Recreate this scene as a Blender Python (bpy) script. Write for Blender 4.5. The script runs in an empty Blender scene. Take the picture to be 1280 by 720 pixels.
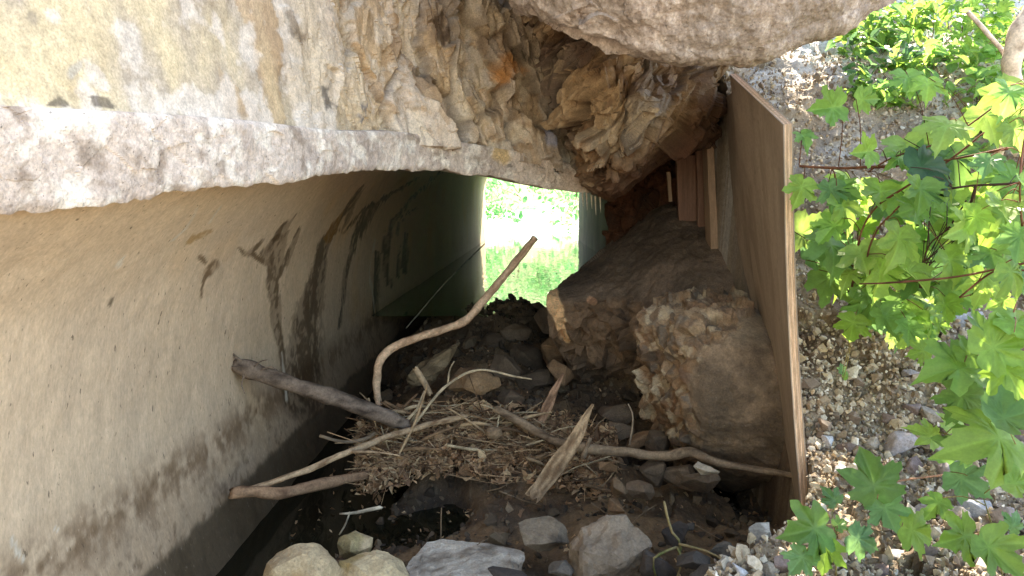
import bpy, bmesh, math, random
import numpy as np
from mathutils import Vector, Matrix
random.seed(7)
RAD = math.radians
SC = bpy.context.scene
COL = SC.collection

# ------------------------------------------------------------------ camera
F = 949.0                                   # focal length in pixels of a 1280 wide picture
PITCH, YAW = RAD(-5.9), RAD(1.5)
cam_data = bpy.data.cameras.new('camera')
cam = bpy.data.objects.new('camera', cam_data)
COL.objects.link(cam)
cam_data.sensor_width = 36.0
cam_data.lens = 36.0 * F / 1280.0
cam_data.clip_start = 0.02
cam_data.clip_end = 2000
cam.location = (0, 0, 0)
cam.rotation_euler = (RAD(90) + PITCH, 0, YAW)
SC.camera = cam
CR = np.array(cam.rotation_euler.to_matrix())

# ------------------------------------------------------------------ light
SUN_EL, SUN_AZ = 46.0, 22.0                 # azimuth from +Y towards +X
world = bpy.data.worlds.new('World')
SC.world = world
world.use_nodes = True
wn = world.node_tree
sky = wn.nodes.new('ShaderNodeTexSky')
sky.sky_type = 'NISHITA'
sky.sun_disc = False
sky.sun_elevation = RAD(SUN_EL)
sky.sun_rotation = RAD(SUN_AZ)
bg = wn.nodes['Background']
bg.inputs['Strength'].default_value = 0.15
wn.links.new(sky.outputs[0], bg.inputs['Color'])
sun_data = bpy.data.lights.new('sun', 'SUN')
sun_data.energy = 4.3
sun_data.angle = RAD(0.6)
sun_data.color = (1.0, 0.94, 0.84)
sun = bpy.data.objects.new('sun', sun_data)
COL.objects.link(sun)
sd = Vector((math.sin(RAD(SUN_AZ)) * math.cos(RAD(SUN_EL)), math.cos(RAD(SUN_AZ)) * math.cos(RAD(SUN_EL)), math.sin(RAD(SUN_EL))))
sun.rotation_euler = sd.to_track_quat('Z', 'Y').to_euler()
SC.view_settings.view_transform = 'Standard'
SC.view_settings.look = 'None'
SC.view_settings.gamma = 1.0
SC.view_settings.exposure = 2.68
SC.view_settings.use_white_balance = True
SC.view_settings.white_balance_temperature = 7600
SC.view_settings.white_balance_tint = 11
SC.cycles.max_bounces = 8
SC.cycles.diffuse_bounces = 5

# ------------------------------------------------------------------ numeric helpers
def P(px, py, Y):
    px, py, Y = np.broadcast_arrays(np.asarray(px, float), np.asarray(py, float), np.asarray(Y, float))
    d = np.stack([px - 640.0, 360.0 - py, np.full(px.shape, -F)], -1) @ CR.T
    return d * (Y / d[..., 1])[..., None]
def PZ(px, py, z):
    d = np.array([px - 640.0, 360.0 - py, -F]) @ CR.T
    return d * (z / d[2])
def proj(p):
    c = p @ CR
    s = F / np.maximum(-c[..., 2], 1e-3)
    return 640.0 + c[..., 0] * s, 360.0 - c[..., 1] * s

def hsh(ix, iy, iz, s=0):
    n = (ix.astype(np.int64) * 73856093) ^ (iy.astype(np.int64) * 19349663) ^ (iz.astype(np.int64) * 83492791) ^ (s * 2654435761 % 4294967296)
    n &= 0xffffffff
    n = ((n ^ (n >> 15)) * 2246822519) & 0xffffffff
    n = ((n ^ (n >> 13)) * 3266489917) & 0xffffffff
    n = n ^ (n >> 16)
    return (n & 0xffffff) / float(0xffffff)
def vnoise(p, s=0):
    i = np.floor(p).astype(np.int64)
    f = p - i
    f = f * f * (3 - 2 * f)
    r = 0
    for dx in (0, 1):
        wx = f[..., 0] if dx else 1 - f[..., 0]
        for dy in (0, 1):
            wy = f[..., 1] if dy else 1 - f[..., 1]
            for dz in (0, 1):
                wz = f[..., 2] if dz else 1 - f[..., 2]
                r = r + wx * wy * wz * hsh(i[..., 0] + dx, i[..., 1] + dy, i[..., 2] + dz, s)
    return r * 2 - 1
_c, _s = math.cos(.9), math.sin(.9)
ROTN = np.array([[_c, -_s, 0], [_s, _c, 0], [0, 0, 1]]) @ np.array([[1, 0, 0], [0, _c, -_s], [0, _s, _c]])
def fbm(p, o=4, s=0, g=0.5):
    a, r, t = 1.0, 0, 0
    p = p @ ROTN
    for k in range(o):
        r = r + a * vnoise(p * (2.03 ** k), s + k)
        p = p @ ROTN + 3.7
        t += a
        a *= g
    return r / t
def voro(p, s=0):
    i = np.floor(p).astype(np.int64)
    sh = p.shape[:-1]
    f1 = np.full(sh, 9.0); f2 = np.full(sh, 9.0)
    cell = np.zeros(sh + (3,), np.int64); cen = np.zeros(p.shape)
    for dx in (-1, 0, 1):
        for dy in (-1, 0, 1):
            for dz in (-1, 0, 1):
                c = i + np.array([dx, dy, dz])
                q = c + np.stack([hsh(c[..., 0], c[..., 1], c[..., 2], s + k) for k in (11, 12, 13)], -1)
                d = np.sqrt(((p - q) ** 2).sum(-1))
                m = d < f1
                f2 = np.where(m, f1, np.minimum(f2, d))
                cell = np.where(m[..., None], c, cell)
                cen = np.where(m[..., None], q, cen)
                f1 = np.where(m, d, f1)
    rnd = [hsh(cell[..., 0], cell[..., 1], cell[..., 2], s + k) for k in (21, 22, 23, 24)]
    return f1, f2, cen, rnd
def facets(p, s=0, tilt=0.6):
    """stepped, tilted planes like split stone; about -1..1; plus edge mask and per stone random numbers"""
    f1, f2, cen, r = voro(p, s)
    t = np.stack([r[1] - .5, r[2] - .5, r[3] - .5], -1) * 2
    d = (r[0] - .5) + ((p - cen) * t).sum(-1) * tilt
    e = np.clip((f2 - f1) / 0.09, 0, 1)
    return d, e, r
def blur(a, n=1):
    for _ in range(n):
        for ax in (0, 1):
            q = np.concatenate([np.take(a, [0], ax), a, np.take(a, [-1], ax)], ax)
            m = a.shape[ax]
            a = (np.take(q, range(0, m), ax) + 2 * np.take(q, range(1, m + 1), ax) + np.take(q, range(2, m + 2), ax)) / 4
    return a
def smooth(x, a, b):
    t = np.clip((x - a) / (b - a), 0, 1)
    return t * t * (3 - 2 * t)
def lin(c):
    c = np.asarray(c, float)
    return np.where(c <= .04045, c / 12.92, ((c + .055) / 1.055) ** 2.4)
def rgb(*c):
    return lin(np.array(c) / 255.0)
def mix(a, b, t):
    t = np.asarray(t)[..., None]
    return a * (1 - t) + b * t
def segdist(px, py, pts):
    """distance to a polyline with a radius per point: returns distance / radius"""
    best = np.full(px.shape, 1e9)
    for (x0, y0, r0), (x1, y1, r1) in zip(pts[:-1], pts[1:]):
        dx, dy = x1 - x0, y1 - y0
        t = np.clip(((px - x0) * dx + (py - y0) * dy) / (dx * dx + dy * dy + 1e-9), 0, 1)
        d = np.hypot(px - x0 - t * dx, py - y0 - t * dy) / (r0 + (r1 - r0) * t)
        best = np.minimum(best, d)
    return best

# ------------------------------------------------------------------ object helpers
def tag(o, label=None, cat=None, group=None, kind=None):
    if label: o['label'] = label
    if cat: o['category'] = cat
    if group: o['group'] = group
    if kind: o['kind'] = kind
    return o
def mesh_obj(name, verts, faces, mat, parent=None, colors=None, smooth_=False, mats=None):
    me = bpy.data.meshes.new(name)
    me.from_pydata([tuple(v) for v in verts], [], faces)
    if colors is not None:
        ca = me.color_attributes.new('Col', 'FLOAT_COLOR', 'POINT')
        c = np.ones((len(verts), 4)); c[:, :colors.shape[-1]] = colors.reshape(len(verts), -1)
        ca.data.foreach_set('color', c.ravel())
    me.materials.append(mat)
    if smooth_:
        me.polygons.foreach_set('use_smooth', [True] * len(me.polygons))
    me.update()
    o = bpy.data.objects.new(name, me)
    COL.objects.link(o)
    if parent: o.parent = parent
    return o
def empty(name, loc=(0, 0, 0)):
    o = bpy.data.objects.new(name, None)
    o.empty_display_size = .1
    o.location = loc
    COL.objects.link(o)
    return o
def grid_faces(nu, nv, off=0, flip=False):
    f = []
    for i in range(nu - 1):
        for j in range(nv - 1):
            a = off + i * nv + j
            q = (a, a + 1, a + nv + 1, a + nv)
            f.append(q[::-1] if flip else q)
    return f
def catmull(c, n):
    """resample the first axis of c to n rows"""
    c = np.asarray(c, float)
    m = len(c)
    t = np.linspace(0, m - 1, n)
    i = np.minimum(t.astype(int), m - 2)
    f = (t - i).reshape((-1,) + (1,) * (c.ndim - 1))
    p0 = c[np.maximum(i - 1, 0)]; p1 = c[i]; p2 = c[i + 1]; p3 = c[np.minimum(i + 2, m - 1)]
    return .5 * (2 * p1 + (p2 - p0) * f + (2 * p0 - 5 * p1 + 4 * p2 - p3) * f ** 2 + (3 * p1 - p0 - 3 * p2 + p3) * f ** 3)
def loft(ctrl, nu, nv):
    """ctrl[r][c] = (px, py, Y) -> nu x nv points in the world and unit normals that face the camera"""
    c = catmull(ctrl, nu)
    c = np.swapaxes(catmull(np.swapaxes(c, 0, 1), nv), 0, 1)
    p = P(c[..., 0], c[..., 1], c[..., 2])
    return p, normals(p)
def normals(p, face=True):
    n = np.cross(np.gradient(p, axis=0), np.gradient(p, axis=1))
    n /= np.linalg.norm(n, axis=-1, keepdims=True) + 1e-12
    if face:
        s = np.sign((n * -p).sum(-1, keepdims=True))
        n = n * np.where(s == 0, 1, s)
    return n
def solid_sheet(name, p, back, mat, colors=None, parent=None, smooth_=False):
    """closed solid: the front sheet p, a rim pushed by the vector(s) back, and a closing fan"""
    nu, nv = p.shape[:2]
    verts = list(p.reshape(-1, 3)); faces = grid_faces(nu, nv)
    ring = [(0, j) for j in range(nv)] + [(i, nv - 1) for i in range(1, nu)] + [(nu - 1, j) for j in range(nv - 2, -1, -1)] + [(i, 0) for i in range(nu - 2, 0, -1)]
    base = len(verts); n = len(ring)
    bk = np.broadcast_to(back, p.shape)
    for i, j in ring: verts.append(p[i, j] + bk[i, j])
    for k in range(n):
        a = ring[k][0] * nv + ring[k][1]; b = ring[(k + 1) % n][0] * nv + ring[(k + 1) % n][1]
        faces.append((a, base + k, base + (k + 1) % n, b))
    ri = np.unique(np.append(np.arange(0, nu, 4), nu - 1)); ci = np.unique(np.append(np.arange(0, nv, 4), nv - 1))
    bb = (p + bk)[np.ix_(ri, ci)]
    faces += grid_faces(len(ri), len(ci), len(verts), True)
    verts += list(bb.reshape(-1, 3))
    cl = None
    if colors is not None:
        cc = colors.reshape(nu * nv, -1)
        cl = np.vstack([cc, np.array([cc[i * nv + j] for i, j in ring]), colors.reshape(nu, nv, -1)[np.ix_(ri, ci)].reshape(len(ri) * len(ci), -1)])
    return mesh_obj(name, verts, faces, mat, parent, cl, smooth_)

# ------------------------------------------------------------------ materials
def material(name, base=(.4, .35, .3), rough=.85, attr=False, scale=30.0, var=.25, bump=.3, bscale=60.0, spec=.3,
             speck=None, transl=0.0, wet=False, stretch=(1, 1, 1), bdist=.01, grain=150, gvar=.32):
    m = bpy.data.materials.new(name)
    m.use_nodes = True
    nt = m.node_tree; N = nt.nodes; L = nt.links
    b = N['Principled BSDF']
    tc = N.new('ShaderNodeTexCoord'); mp = N.new('ShaderNodeMapping'); mp.inputs['Scale'].default_value = stretch
    L.new(tc.outputs['Object'], mp.inputs[0])
    if attr:
        c = N.new('ShaderNodeVertexColor'); c.layer_name = 'Col'; col = c.outputs[0]
    else:
        c = N.new('ShaderNodeRGB'); c.outputs[0].default_value = tuple(base) + (1,); col = c.outputs[0]
    n1 = N.new('ShaderNodeTexNoise'); n1.inputs['Scale'].default_value = scale; n1.inputs['Detail'].default_value = 8; n1.inputs['Roughness'].default_value = .65
    L.new(mp.outputs[0], n1.inputs['Vector'])
    mr = N.new('ShaderNodeMapRange'); mr.inputs[1].default_value = .25; mr.inputs[2].default_value = .75
    mr.inputs[3].default_value = 1 - var; mr.inputs[4].default_value = 1 + var
    L.new(n1.outputs[0], mr.inputs[0])
    mul = N.new('ShaderNodeVectorMath'); mul.operation = 'SCALE'
    L.new(col, mul.inputs[0]); L.new(mr.outputs[0], mul.inputs['Scale'])
    out = mul.outputs[0]
    if grain:
        n4 = N.new('ShaderNodeTexNoise'); n4.inputs['Scale'].default_value = grain; n4.inputs['Detail'].default_value = 4; n4.inputs['Roughness'].default_value = .75
        L.new(mp.outputs[0], n4.inputs['Vector'])
        g4 = N.new('ShaderNodeMapRange'); g4.inputs[1].default_value = .3; g4.inputs[2].default_value = .7; g4.inputs[3].default_value = 1 - gvar; g4.inputs[4].default_value = 1 + gvar * .8
        L.new(n4.outputs[0], g4.inputs[0])
        m4 = N.new('ShaderNodeVectorMath'); m4.operation = 'SCALE'
        L.new(out, m4.inputs[0]); L.new(g4.outputs[0], m4.inputs['Scale']); out = m4.outputs[0]
    if speck:
        for (sc, thr, scol, amt) in speck:
            n2 = N.new('ShaderNodeTexNoise'); n2.inputs['Scale'].default_value = sc; n2.inputs['Detail'].default_value = 3
            L.new(mp.outputs[0], n2.inputs['Vector'])
            r = N.new('ShaderNodeMapRange'); r.inputs[1].default_value = thr; r.inputs[2].default_value = thr + .06; r.inputs[4].default_value = amt
            L.new(n2.outputs[0], r.inputs[0])
            mx = N.new('ShaderNodeMix'); mx.data_type = 'RGBA'
            L.new(r.outputs[0], mx.inputs[0]); L.new(out, mx.inputs[6]); mx.inputs[7].default_value = tuple(scol) + (1,)
            out = mx.outputs[2]
    L.new(out, b.inputs['Base Color'])
    b.inputs['Roughness'].default_value = rough
    b.inputs['Specular IOR Level'].default_value = spec
    if attr and wet:
        # alpha of the colour attribute carries wetness
        r2 = N.new('ShaderNodeMapRange'); r2.inputs[3].default_value = .22; r2.inputs[4].default_value = rough
        L.new(c.outputs['Alpha'], r2.inputs[0]); L.new(r2.outputs[0], b.inputs['Roughness'])
    if bump:
        n3 = N.new('ShaderNodeTexNoise'); n3.inputs['Scale'].default_value = bscale; n3.inputs['Detail'].default_value = 10; n3.inputs['Roughness'].default_value = .7
        L.new(mp.outputs[0], n3.inputs['Vector'])
        bp = N.new('ShaderNodeBump'); bp.inputs['Strength'].default_value = bump; bp.inputs['Distance'].default_value = bdist
        L.new(n3.outputs[0], bp.inputs['Height']); L.new(bp.outputs[0], b.inputs['Normal'])
    if transl:
        tr = N.new('ShaderNodeBsdfTranslucent'); L.new(out, tr.inputs[0])
        hs = N.new('ShaderNodeHueSaturation'); hs.inputs['Hue'].default_value = .482; hs.inputs['Saturation'].default_value = 1.0; hs.inputs['Value'].default_value = 1.9
        L.new(out, hs.inputs['Color']); L.new(hs.outputs[0], tr.inputs[0])
        ms = N.new('ShaderNodeMixShader'); ms.inputs[0].default_value = transl
        L.new(b.outputs[0], ms.inputs[1]); L.new(tr.outputs[0], ms.inputs[2]); L.new(ms.outputs[0], N['Material Output'].inputs[0])
    return m

M_conc = material('wall_concrete', attr=True, grain=110, gvar=.2, scale=26, var=.13, bump=.45, bscale=85, bdist=.005, wet=True, rough=.85, stretch=(1, 1, .45),
                  speck=[(110, .68, (.62, .53, .42), .35), (70, .67, (.10, .07, .045), .75)])
M_stone = material('rough_stone', attr=True, scale=35, var=.28, bump=.5, bscale=70, bdist=.008)
M_slab = material('weathered_slab', attr=True, scale=45, var=.3, bump=.6, bscale=80, bdist=.008, speck=[(120, .66, (.03, .025, .02), .6)])
M_earth = material('earth', attr=True, scale=40, var=.35, bump=.7, bscale=90, bdist=.01, speck=[(170, .68, (.4, .34, .26), .6)])
M_rock = material('loose_rock', attr=True, scale=30, var=.3, bump=.5, bscale=75, bdist=.006, speck=[(60, .66, (.05, .045, .035), .4)])
M_ply = material('plywood_face', gvar=.22, speck=[(5, .58, (.20, .145, .105), .4), (22, .62, (.42, .33, .25), .5), (60, .66, (.12, .085, .06), .6)], base=(.37, .285, .215), rough=.7, scale=9, var=.25, bump=.15, bscale=40, bdist=.002, stretch=(6, 1, .25))
M_plyedge = material('plywood_edge', base=(.74, .50, .33), rough=.8, scale=14, var=.5, bump=.5, bscale=50, bdist=.003, stretch=(9, 9, .3))
M_bark = material('bark', attr=True, scale=50, var=.35, bump=.7, bscale=90, bdist=.004, stretch=(1, 1, 1))
M_leaf = material('leaf_green', attr=True, gvar=.12, scale=25, var=.14, bump=.15, bscale=60, bdist=.002, rough=.45, spec=.45, transl=.5)
M_litter = material('dead_leaf', attr=True, scale=40, var=.3, bump=.3, transl=.12)
M_gravel = material('gravel', attr=True, scale=60, var=.2, bump=.3, bscale=120, bdist=.003)
M_grass = material('hillside_grass', base=(.10, .13, .045), scale=3, var=.6, bump=.8, bscale=8, bdist=.1)
M_ground = material('ground_soil', base=(.34, .29, .22), scale=2, var=.4, bump=.5, bscale=20, bdist=.03)

def water_mat(name, tint, rough):
    m = bpy.data.materials.new(name); m.use_nodes = True
    nt = m.node_tree; b = nt.nodes['Principled BSDF']
    b.inputs['Base Color'].default_value = tuple(tint) + (1,)
    b.inputs['Roughness'].default_value = rough
    b.inputs['IOR'].default_value = 1.33
    b.inputs['Specular IOR Level'].default_value = .5
    tc = nt.nodes.new('ShaderNodeTexCoord')
    mp = nt.nodes.new('ShaderNodeMapping'); mp.inputs['Scale'].default_value = (4, 1.2, 1)
    n = nt.nodes.new('ShaderNodeTexNoise'); n.inputs['Scale'].default_value = 2.5; n.inputs['Detail'].default_value = 2
    bp = nt.nodes.new('ShaderNodeBump'); bp.inputs['Strength'].default_value = .05; bp.inputs['Distance'].default_value = .05
    nt.links.new(tc.outputs['Object'], mp.inputs[0]); nt.links.new(mp.outputs[0], n.inputs['Vector'])
    nt.links.new(n.outputs[0], bp.inputs['Height']); nt.links.new(bp.outputs[0], b.inputs['Normal'])
    return m
M_water = water_mat('still_water', (.012, .011, .006), .015)

M_pond = water_mat('reflection_green_pond', (.015, .11, .035), .02)  # green of the reflected foliage put into the water's base colour

# ================================================================== THE SETTING
WZ, PZW = -1.17, -0.735                    # water level in the near pit, and of the ponded water behind the debris dam
TUN_END = 18.3
# one ground sheet to the horizon
mesh_obj('ground', [(-400, -400, -1.6), (400, -400, -1.6), (400, 400, -1.6), (-400, 400, -1.6)], [(0, 1, 2, 3)], M_ground)['kind'] = 'structure'

# --- culvert barrel
prof0 = [(-.90, -1.45), (-1.0, -1.2), (-1.07, -.95), (-1.11, -.7), (-1.09, -.42), (-1.03, -.2), (-.86, .0), (-.62, .17), (-.34, .32), (0, .40)]
prof1 = [(-1.08, -1.45), (-1.10, -1.2), (-1.11, -.95), (-1.12, -.7), (-1.12, -.3), (-1.12, .1), (-1.12, .5), (-1.0, .85), (-.6, 1.1), (0, 1.18)]
prof0 = catmull(np.array(prof0), 400); prof1 = catmull(np.array(prof1), 400)
S_PX = np.array([-400, -120, 0, 150, 300, 420, 500, 560, 620, 690, 745, 770])
S_LO = np.array([275, 270, 265, 252, 232, 217, 213, 214, 222, 236, 243, 246])
S_UP = np.array([128, 130, 133, 140, 150, 163, 165, 175, 185, 197, 222, 240])
S_Y = np.array([.74, 1.02, 1.20, 1.455, 1.86, 2.41, 2.85, 3.08, 3.3, 3.5, 3.6, 3.62])
def bar_profile(Y):
    t = min(max((Y - 1.5) / 11.0, 0), 1)
    return prof0 * (1 - t) + prof1 * t
NV = 300
Ys = np.concatenate([np.linspace(-1.6, 1.0, 30)[:-1], np.linspace(1.0, 5.5, 480)[:-1], np.linspace(5.5, TUN_END, 160)])
rows = []; keep = []
for Y in Ys:
    pr = bar_profile(Y)
    t = np.linspace(0, 399, NV)
    pts = np.stack([np.interp(t, np.arange(400), pr[:, 0]), np.full(NV, Y), np.interp(t, np.arange(400), pr[:, 1])], -1)
    if Y < 1.0: ok = pts[:, 2] < -.01
    elif Y < 3.75:
        px, py = proj(pts)
        ok = py > np.interp(px, S_PX, S_LO * .93 + S_UP * .07)
    else: ok = np.ones(NV, bool)
    ok = np.logical_and.accumulate(ok)
    rows.append(pts); keep.append(ok)
bar = np.array(rows); keep = np.array(keep)
nb = normals(bar, False)
nb *= np.sign(nb[300, 60, 0])
bar = bar + nb * (fbm(bar * np.array([2, 1.2, 2]), 4, 3) * .018 + fbm(bar * 14, 3, 9) * .004)[..., None]
px, py = proj(bar)
px = np.where(bar[..., 1] > .3, px, -500)
nz = fbm(bar * 1.7, 4, 5); nf = fbm(bar * np.array([14, 14, 5]), 4, 15); nf2 = fbm(bar * 40, 3, 31)
c = mix(rgb(208, 184, 154), rgb(196, 174, 148), smooth(nz, -.4, .5))
c = mix(c, rgb(208, 172, 128), smooth(fbm(bar * 2.6, 3, 77), .1, .6) * .6)
z = bar[..., 2]
# dirt and damp low on the wall
low = smooth(z + nf * .10 + nz * .12, -.66, -1.0)
c = mix(c, rgb(158, 130, 100), low * .75)
band = np.exp(-((z + .80 + nz * .05) / .07) ** 2) * smooth(nf + nf2 * .6, -.45, .25)
c = mix(c, rgb(108, 82, 56), band * .8)
c = mix(c, rgb(92, 68, 46), low * smooth(nf2 + nf, .15, .5) * .6)
c = mix(c, rgb(84, 70, 52), smooth(z + nf * .03, -.985, -1.01) * .9)
far = smooth(bar[..., 1], 3.6, 7.5)
low2 = .6 * smooth(z + nf * .1, -.25, -.75) * smooth(bar[..., 1], 3.0, 4.3)  # lower wall browner with distance into the barrel
c = mix(c, rgb(130, 106, 80), low2 * .4)
# run-down stains with shapes of their own
wob = fbm(bar * np.array([9, 9, 3]), 3, 55)
streaks = [
    ([(372, 268, 2), (355, 285, 6), (345, 310, 14), (342, 345, 12), (345, 400, 8), (352, 440, 6), (356, 490, 5)], rgb(88, 66, 42)),
    ([(330, 300, 3), (314, 316, 6), (322, 322, 5), (338, 330, 6)], rgb(100, 76, 50)),
    ([(376, 286, 1), (362, 312, 3), (350, 345, 5)], rgb(92, 70, 46)), ([(362, 288, 2), (340, 302, 5), (330, 318, 5)], rgb(96, 74, 50)), ([(300, 310, 2), (308, 318, 4)], rgb(100, 78, 52)),
    ([(455, 232, 2), (425, 275, 7), (404, 310, 10), (396, 350, 14), (384, 400, 24), (380, 450, 30), (378, 500, 34)], rgb(70, 50, 30)),
    ([(430, 262, 2), (418, 285, 9), (410, 300, 7)], rgb(146, 104, 48)),
    ([(522, 222, 2), (490, 242, 3), (462, 262, 8), (446, 300, 6), (434, 340, 5), (428, 380, 3), (425, 410, 3)], rgb(70, 54, 38)),
    ([(490, 240, 1), (455, 262, 3), (428, 290, 3)], rgb(80, 62, 44)),
    ([(552, 215, 2), (512, 250, 3), (488, 280, 4), (482, 310, 5), (484, 340, 5), (486, 358, 3)], rgb(62, 48, 34)),
    ([(520, 260, 1), (500, 275, 2), (492, 300, 2)], rgb(66, 50, 36)),
    ([(472, 316, 3), (471, 350, 5), (468, 395, 3)], rgb(62, 48, 34)),
    ([(508, 292, 2), (506, 315, 7), (506, 342, 2)], rgb(60, 46, 32)),
    ([(498, 315, 2), (497, 345, 4)], rgb(60, 46, 32)),
    ([(270, 328, 6), (262, 338, 8), (255, 352, 4), (253, 372, 2)], rgb(104, 80, 54)),
    ([(252, 322, 5), (256, 328, 4)], rgb(110, 86, 58)),
    ([(265, 290, 3), (245, 298, 6), (236, 305, 3)], rgb(166, 134, 88)),
    ([(140, 372, 3), (138, 380, 4)], rgb(96, 84, 66)),
    ([(250, 180, 1), (251, 184, 3)], rgb(60, 50, 40))]
wet = np.zeros(z.shape)
for pts, colr in streaks:
    pts = [(a_, b_, c_ * .8) for a_, b_, c_ in pts]
    d = segdist(px + wob * 4 + nf * 4, py + nf * 5, pts)
    m = smooth(d + nf2 * .45 + nf * .3, 1.1, .75) * (.5 + .5 * smooth(nf2 + nf, -.35, .15))
    m *= np.where(bar[..., 1] > .5, 1, 0)
    c = mix(c, colr + 0 * c, m * .85); wet = np.maximum(wet, m * .25)
# pale lime drips beside the stains
for pts in ([(196 + 50, 262, 1), (232, 285, 2), (215, 300, 1)], [(352, 440, 1), (358, 500, 2)], [(276, 258, 1), (262, 280, 1.6)], [(14, 672, 1.5), (22, 690, 4), (30, 700, 2)], [(68, 660, 2), (72, 662, 3)], [(470, 300, .8), (462, 340, 1.2), (470, 392, .8)], [(155, 322, 1), (148, 332, 3)]):
    d = segdist(px + nf * 4, py + nf * 4, pts)
    c = mix(c, rgb(205, 196, 178) + 0 * c, smooth(d, 1.2, .6) * .8)
wet = np.maximum(wet, smooth(z, -.98, -1.04) * .5)
bcol = np.concatenate([c, (1 - wet)[..., None]], -1)
culvert = empty('culvert', (-1.1, 3, -1.45))
tag(culvert, 'old concrete arched culvert with brown run-down stains on its curved left wall', 'culvert')
inv = Vector(culvert.location)
def reparent(o, root):
    o.parent = root
    o.matrix_parent_inverse = Matrix.Translation(-Vector(root.location))
    return o
fcs = []
kf = keep.ravel()
for q in grid_faces(len(Ys), NV):
    if kf[list(q)].all(): fcs.append(q)
used = np.unique(np.array(fcs)); remap = -np.ones(bar.shape[0] * NV, int); remap[used] = np.arange(len(used))
fcs = [tuple(int(v_) for v_ in remap[list(q)]) for q in fcs]
o = mesh_obj('side_wall', bar.reshape(-1, 3)[used], fcs, M_conc, None, bcol.reshape(-1, 4)[used], True)
f0 = o.data.polygons[len(fcs) // 2]
md = o.modifiers.new('shell', 'SOLIDIFY'); md.thickness = .22; md.offset = -1 if f0.normal.x > 0 else 1
reparent(o, culvert)
# roof and opposite wall of the barrel beyond the collapse
Yr = np.linspace(4.7, TUN_END, 120); rr = []
for Y in Yr:
    pr = bar_profile(Y)[::-1][::5]
    rr.append(np.stack([-pr[:, 0], np.full(len(pr), Y), pr[:, 1]], -1))
rr = np.array(rr); nr = normals(rr, False); nr *= -np.sign(nr[60, -8, 0]); rr = rr + nr * (fbm(rr * 3, 4, 8) * .02)[..., None]
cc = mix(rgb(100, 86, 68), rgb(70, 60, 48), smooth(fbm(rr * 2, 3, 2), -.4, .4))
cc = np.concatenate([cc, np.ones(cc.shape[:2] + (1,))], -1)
reparent(solid_sheet('far_wall', rr, -nr * np.array([1, 0, 1]) * .22, M_conc, cc, smooth_=True), culvert)

# --- broken lip of the arch (pale fractured concrete)
NU = 640
t = np.linspace(0, len(S_PX) - 1, NU)
spx = catmull(S_PX[:, None], NU)[:, 0]; slo = catmull(S_LO[:, None], NU)[:, 0]; sup = catmull(S_UP[:, None], NU)[:, 0]; sy = catmull(S_Y[:, None], NU)[:, 0]
NS = 110
v = np.linspace(0, 1, NS)[None]
lip = P(spx[:, None] + 0 * v, (slo[:, None] * (1 - v) + sup[:, None] * v), sy[:, None] * (1 + .0 * v))
ln = normals(lip)
jag = fbm(np.stack([lip[:, 0, 0] * 26, lip[:, 0, 1] * 26, 0 * lip[:, 0, 0]], -1), 6, 71) * .011 + fbm(np.stack([lip[:, 0, 0] * 6, lip[:, 0, 1] * 6, 0 * lip[:, 0, 0]], -1), 3, 72) * .02
d, e, r = facets(lip * np.array([16, 10, 14]), 5)
bulge = (1 - (2 * v - 1) ** 8) * .008
lip = lip + ln * (d * .005 + fbm(lip * 9, 4, 2) * .009 + fbm(lip * 45, 3, 21) * .004 + bulge)[..., None]
lip[..., 2] += jag[:, None] * (1 - v)
px, py = proj(lip)
n1 = fbm(lip * 7, 4, 61); n2 = fbm(lip * 22, 4, 62)
c = mix(rgb(210, 194, 180), rgb(184, 168, 156), smooth(n1, -.3, .4))
c = mix(c, rgb(236, 226, 212), smooth(n2, .0, .35) * .8)
c = mix(c, rgb(150, 132, 116), smooth(fbm(lip * 16, 4, 66), .18, .5) * .75)
c = mix(c, rgb(206, 176, 130) + 0 * c, smooth(segdist(px, py, [(625, 190, 12), (630, 197, 10)]) + n2 * .4, 1.2, .6))
c = mix(c, rgb(190, 160, 128), smooth(px, 560, 760) * .45)
c = mix(c, rgb(70, 64, 58), smooth(segdist(px, py + n2 * 4, [(635, 208, 2), (660, 205, 2), (690, 212, 2), (720, 228, 2)]), 1.3, .7) * smooth(n2, -.1, .3))
reparent(solid_sheet('broken_arch_edge', lip, np.array([-.22, .28, .05]), M_slab, c), culvert)

for k, (x, y, L_) in enumerate([(728, 246, 12), (733, 247, 16), (739, 249, 12), (744, 251, 18), (750, 252, 14), (720, 243, 7)]):
    top_, bot_ = P(x, y - 6, 3.58), P(x + 1, y + L_, 3.58)
    lv = []; lf = []
    for q, (c0, rr_) in enumerate([(top_, .0045), ((top_ + bot_) / 2, .003), (bot_, .0008)]):
        lv += [c0 + np.array([math.cos(a) * rr_, math.sin(a) * rr_, 0]) for a in np.linspace(0, 6.283, 7)[:-1]]
    for q in (0, 6):
        lf += [(q + i_, q + (i_ + 1) % 6, q + 6 + (i_ + 1) % 6, q + 6 + i_) for i_ in range(6)]
    lf.append(tuple(range(12, 18)))
    reparent(mesh_obj('lime_drip', lv, lf, M_slab, None, np.tile(rgb(190, 172, 150), (18, 1))), culvert)

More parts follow.
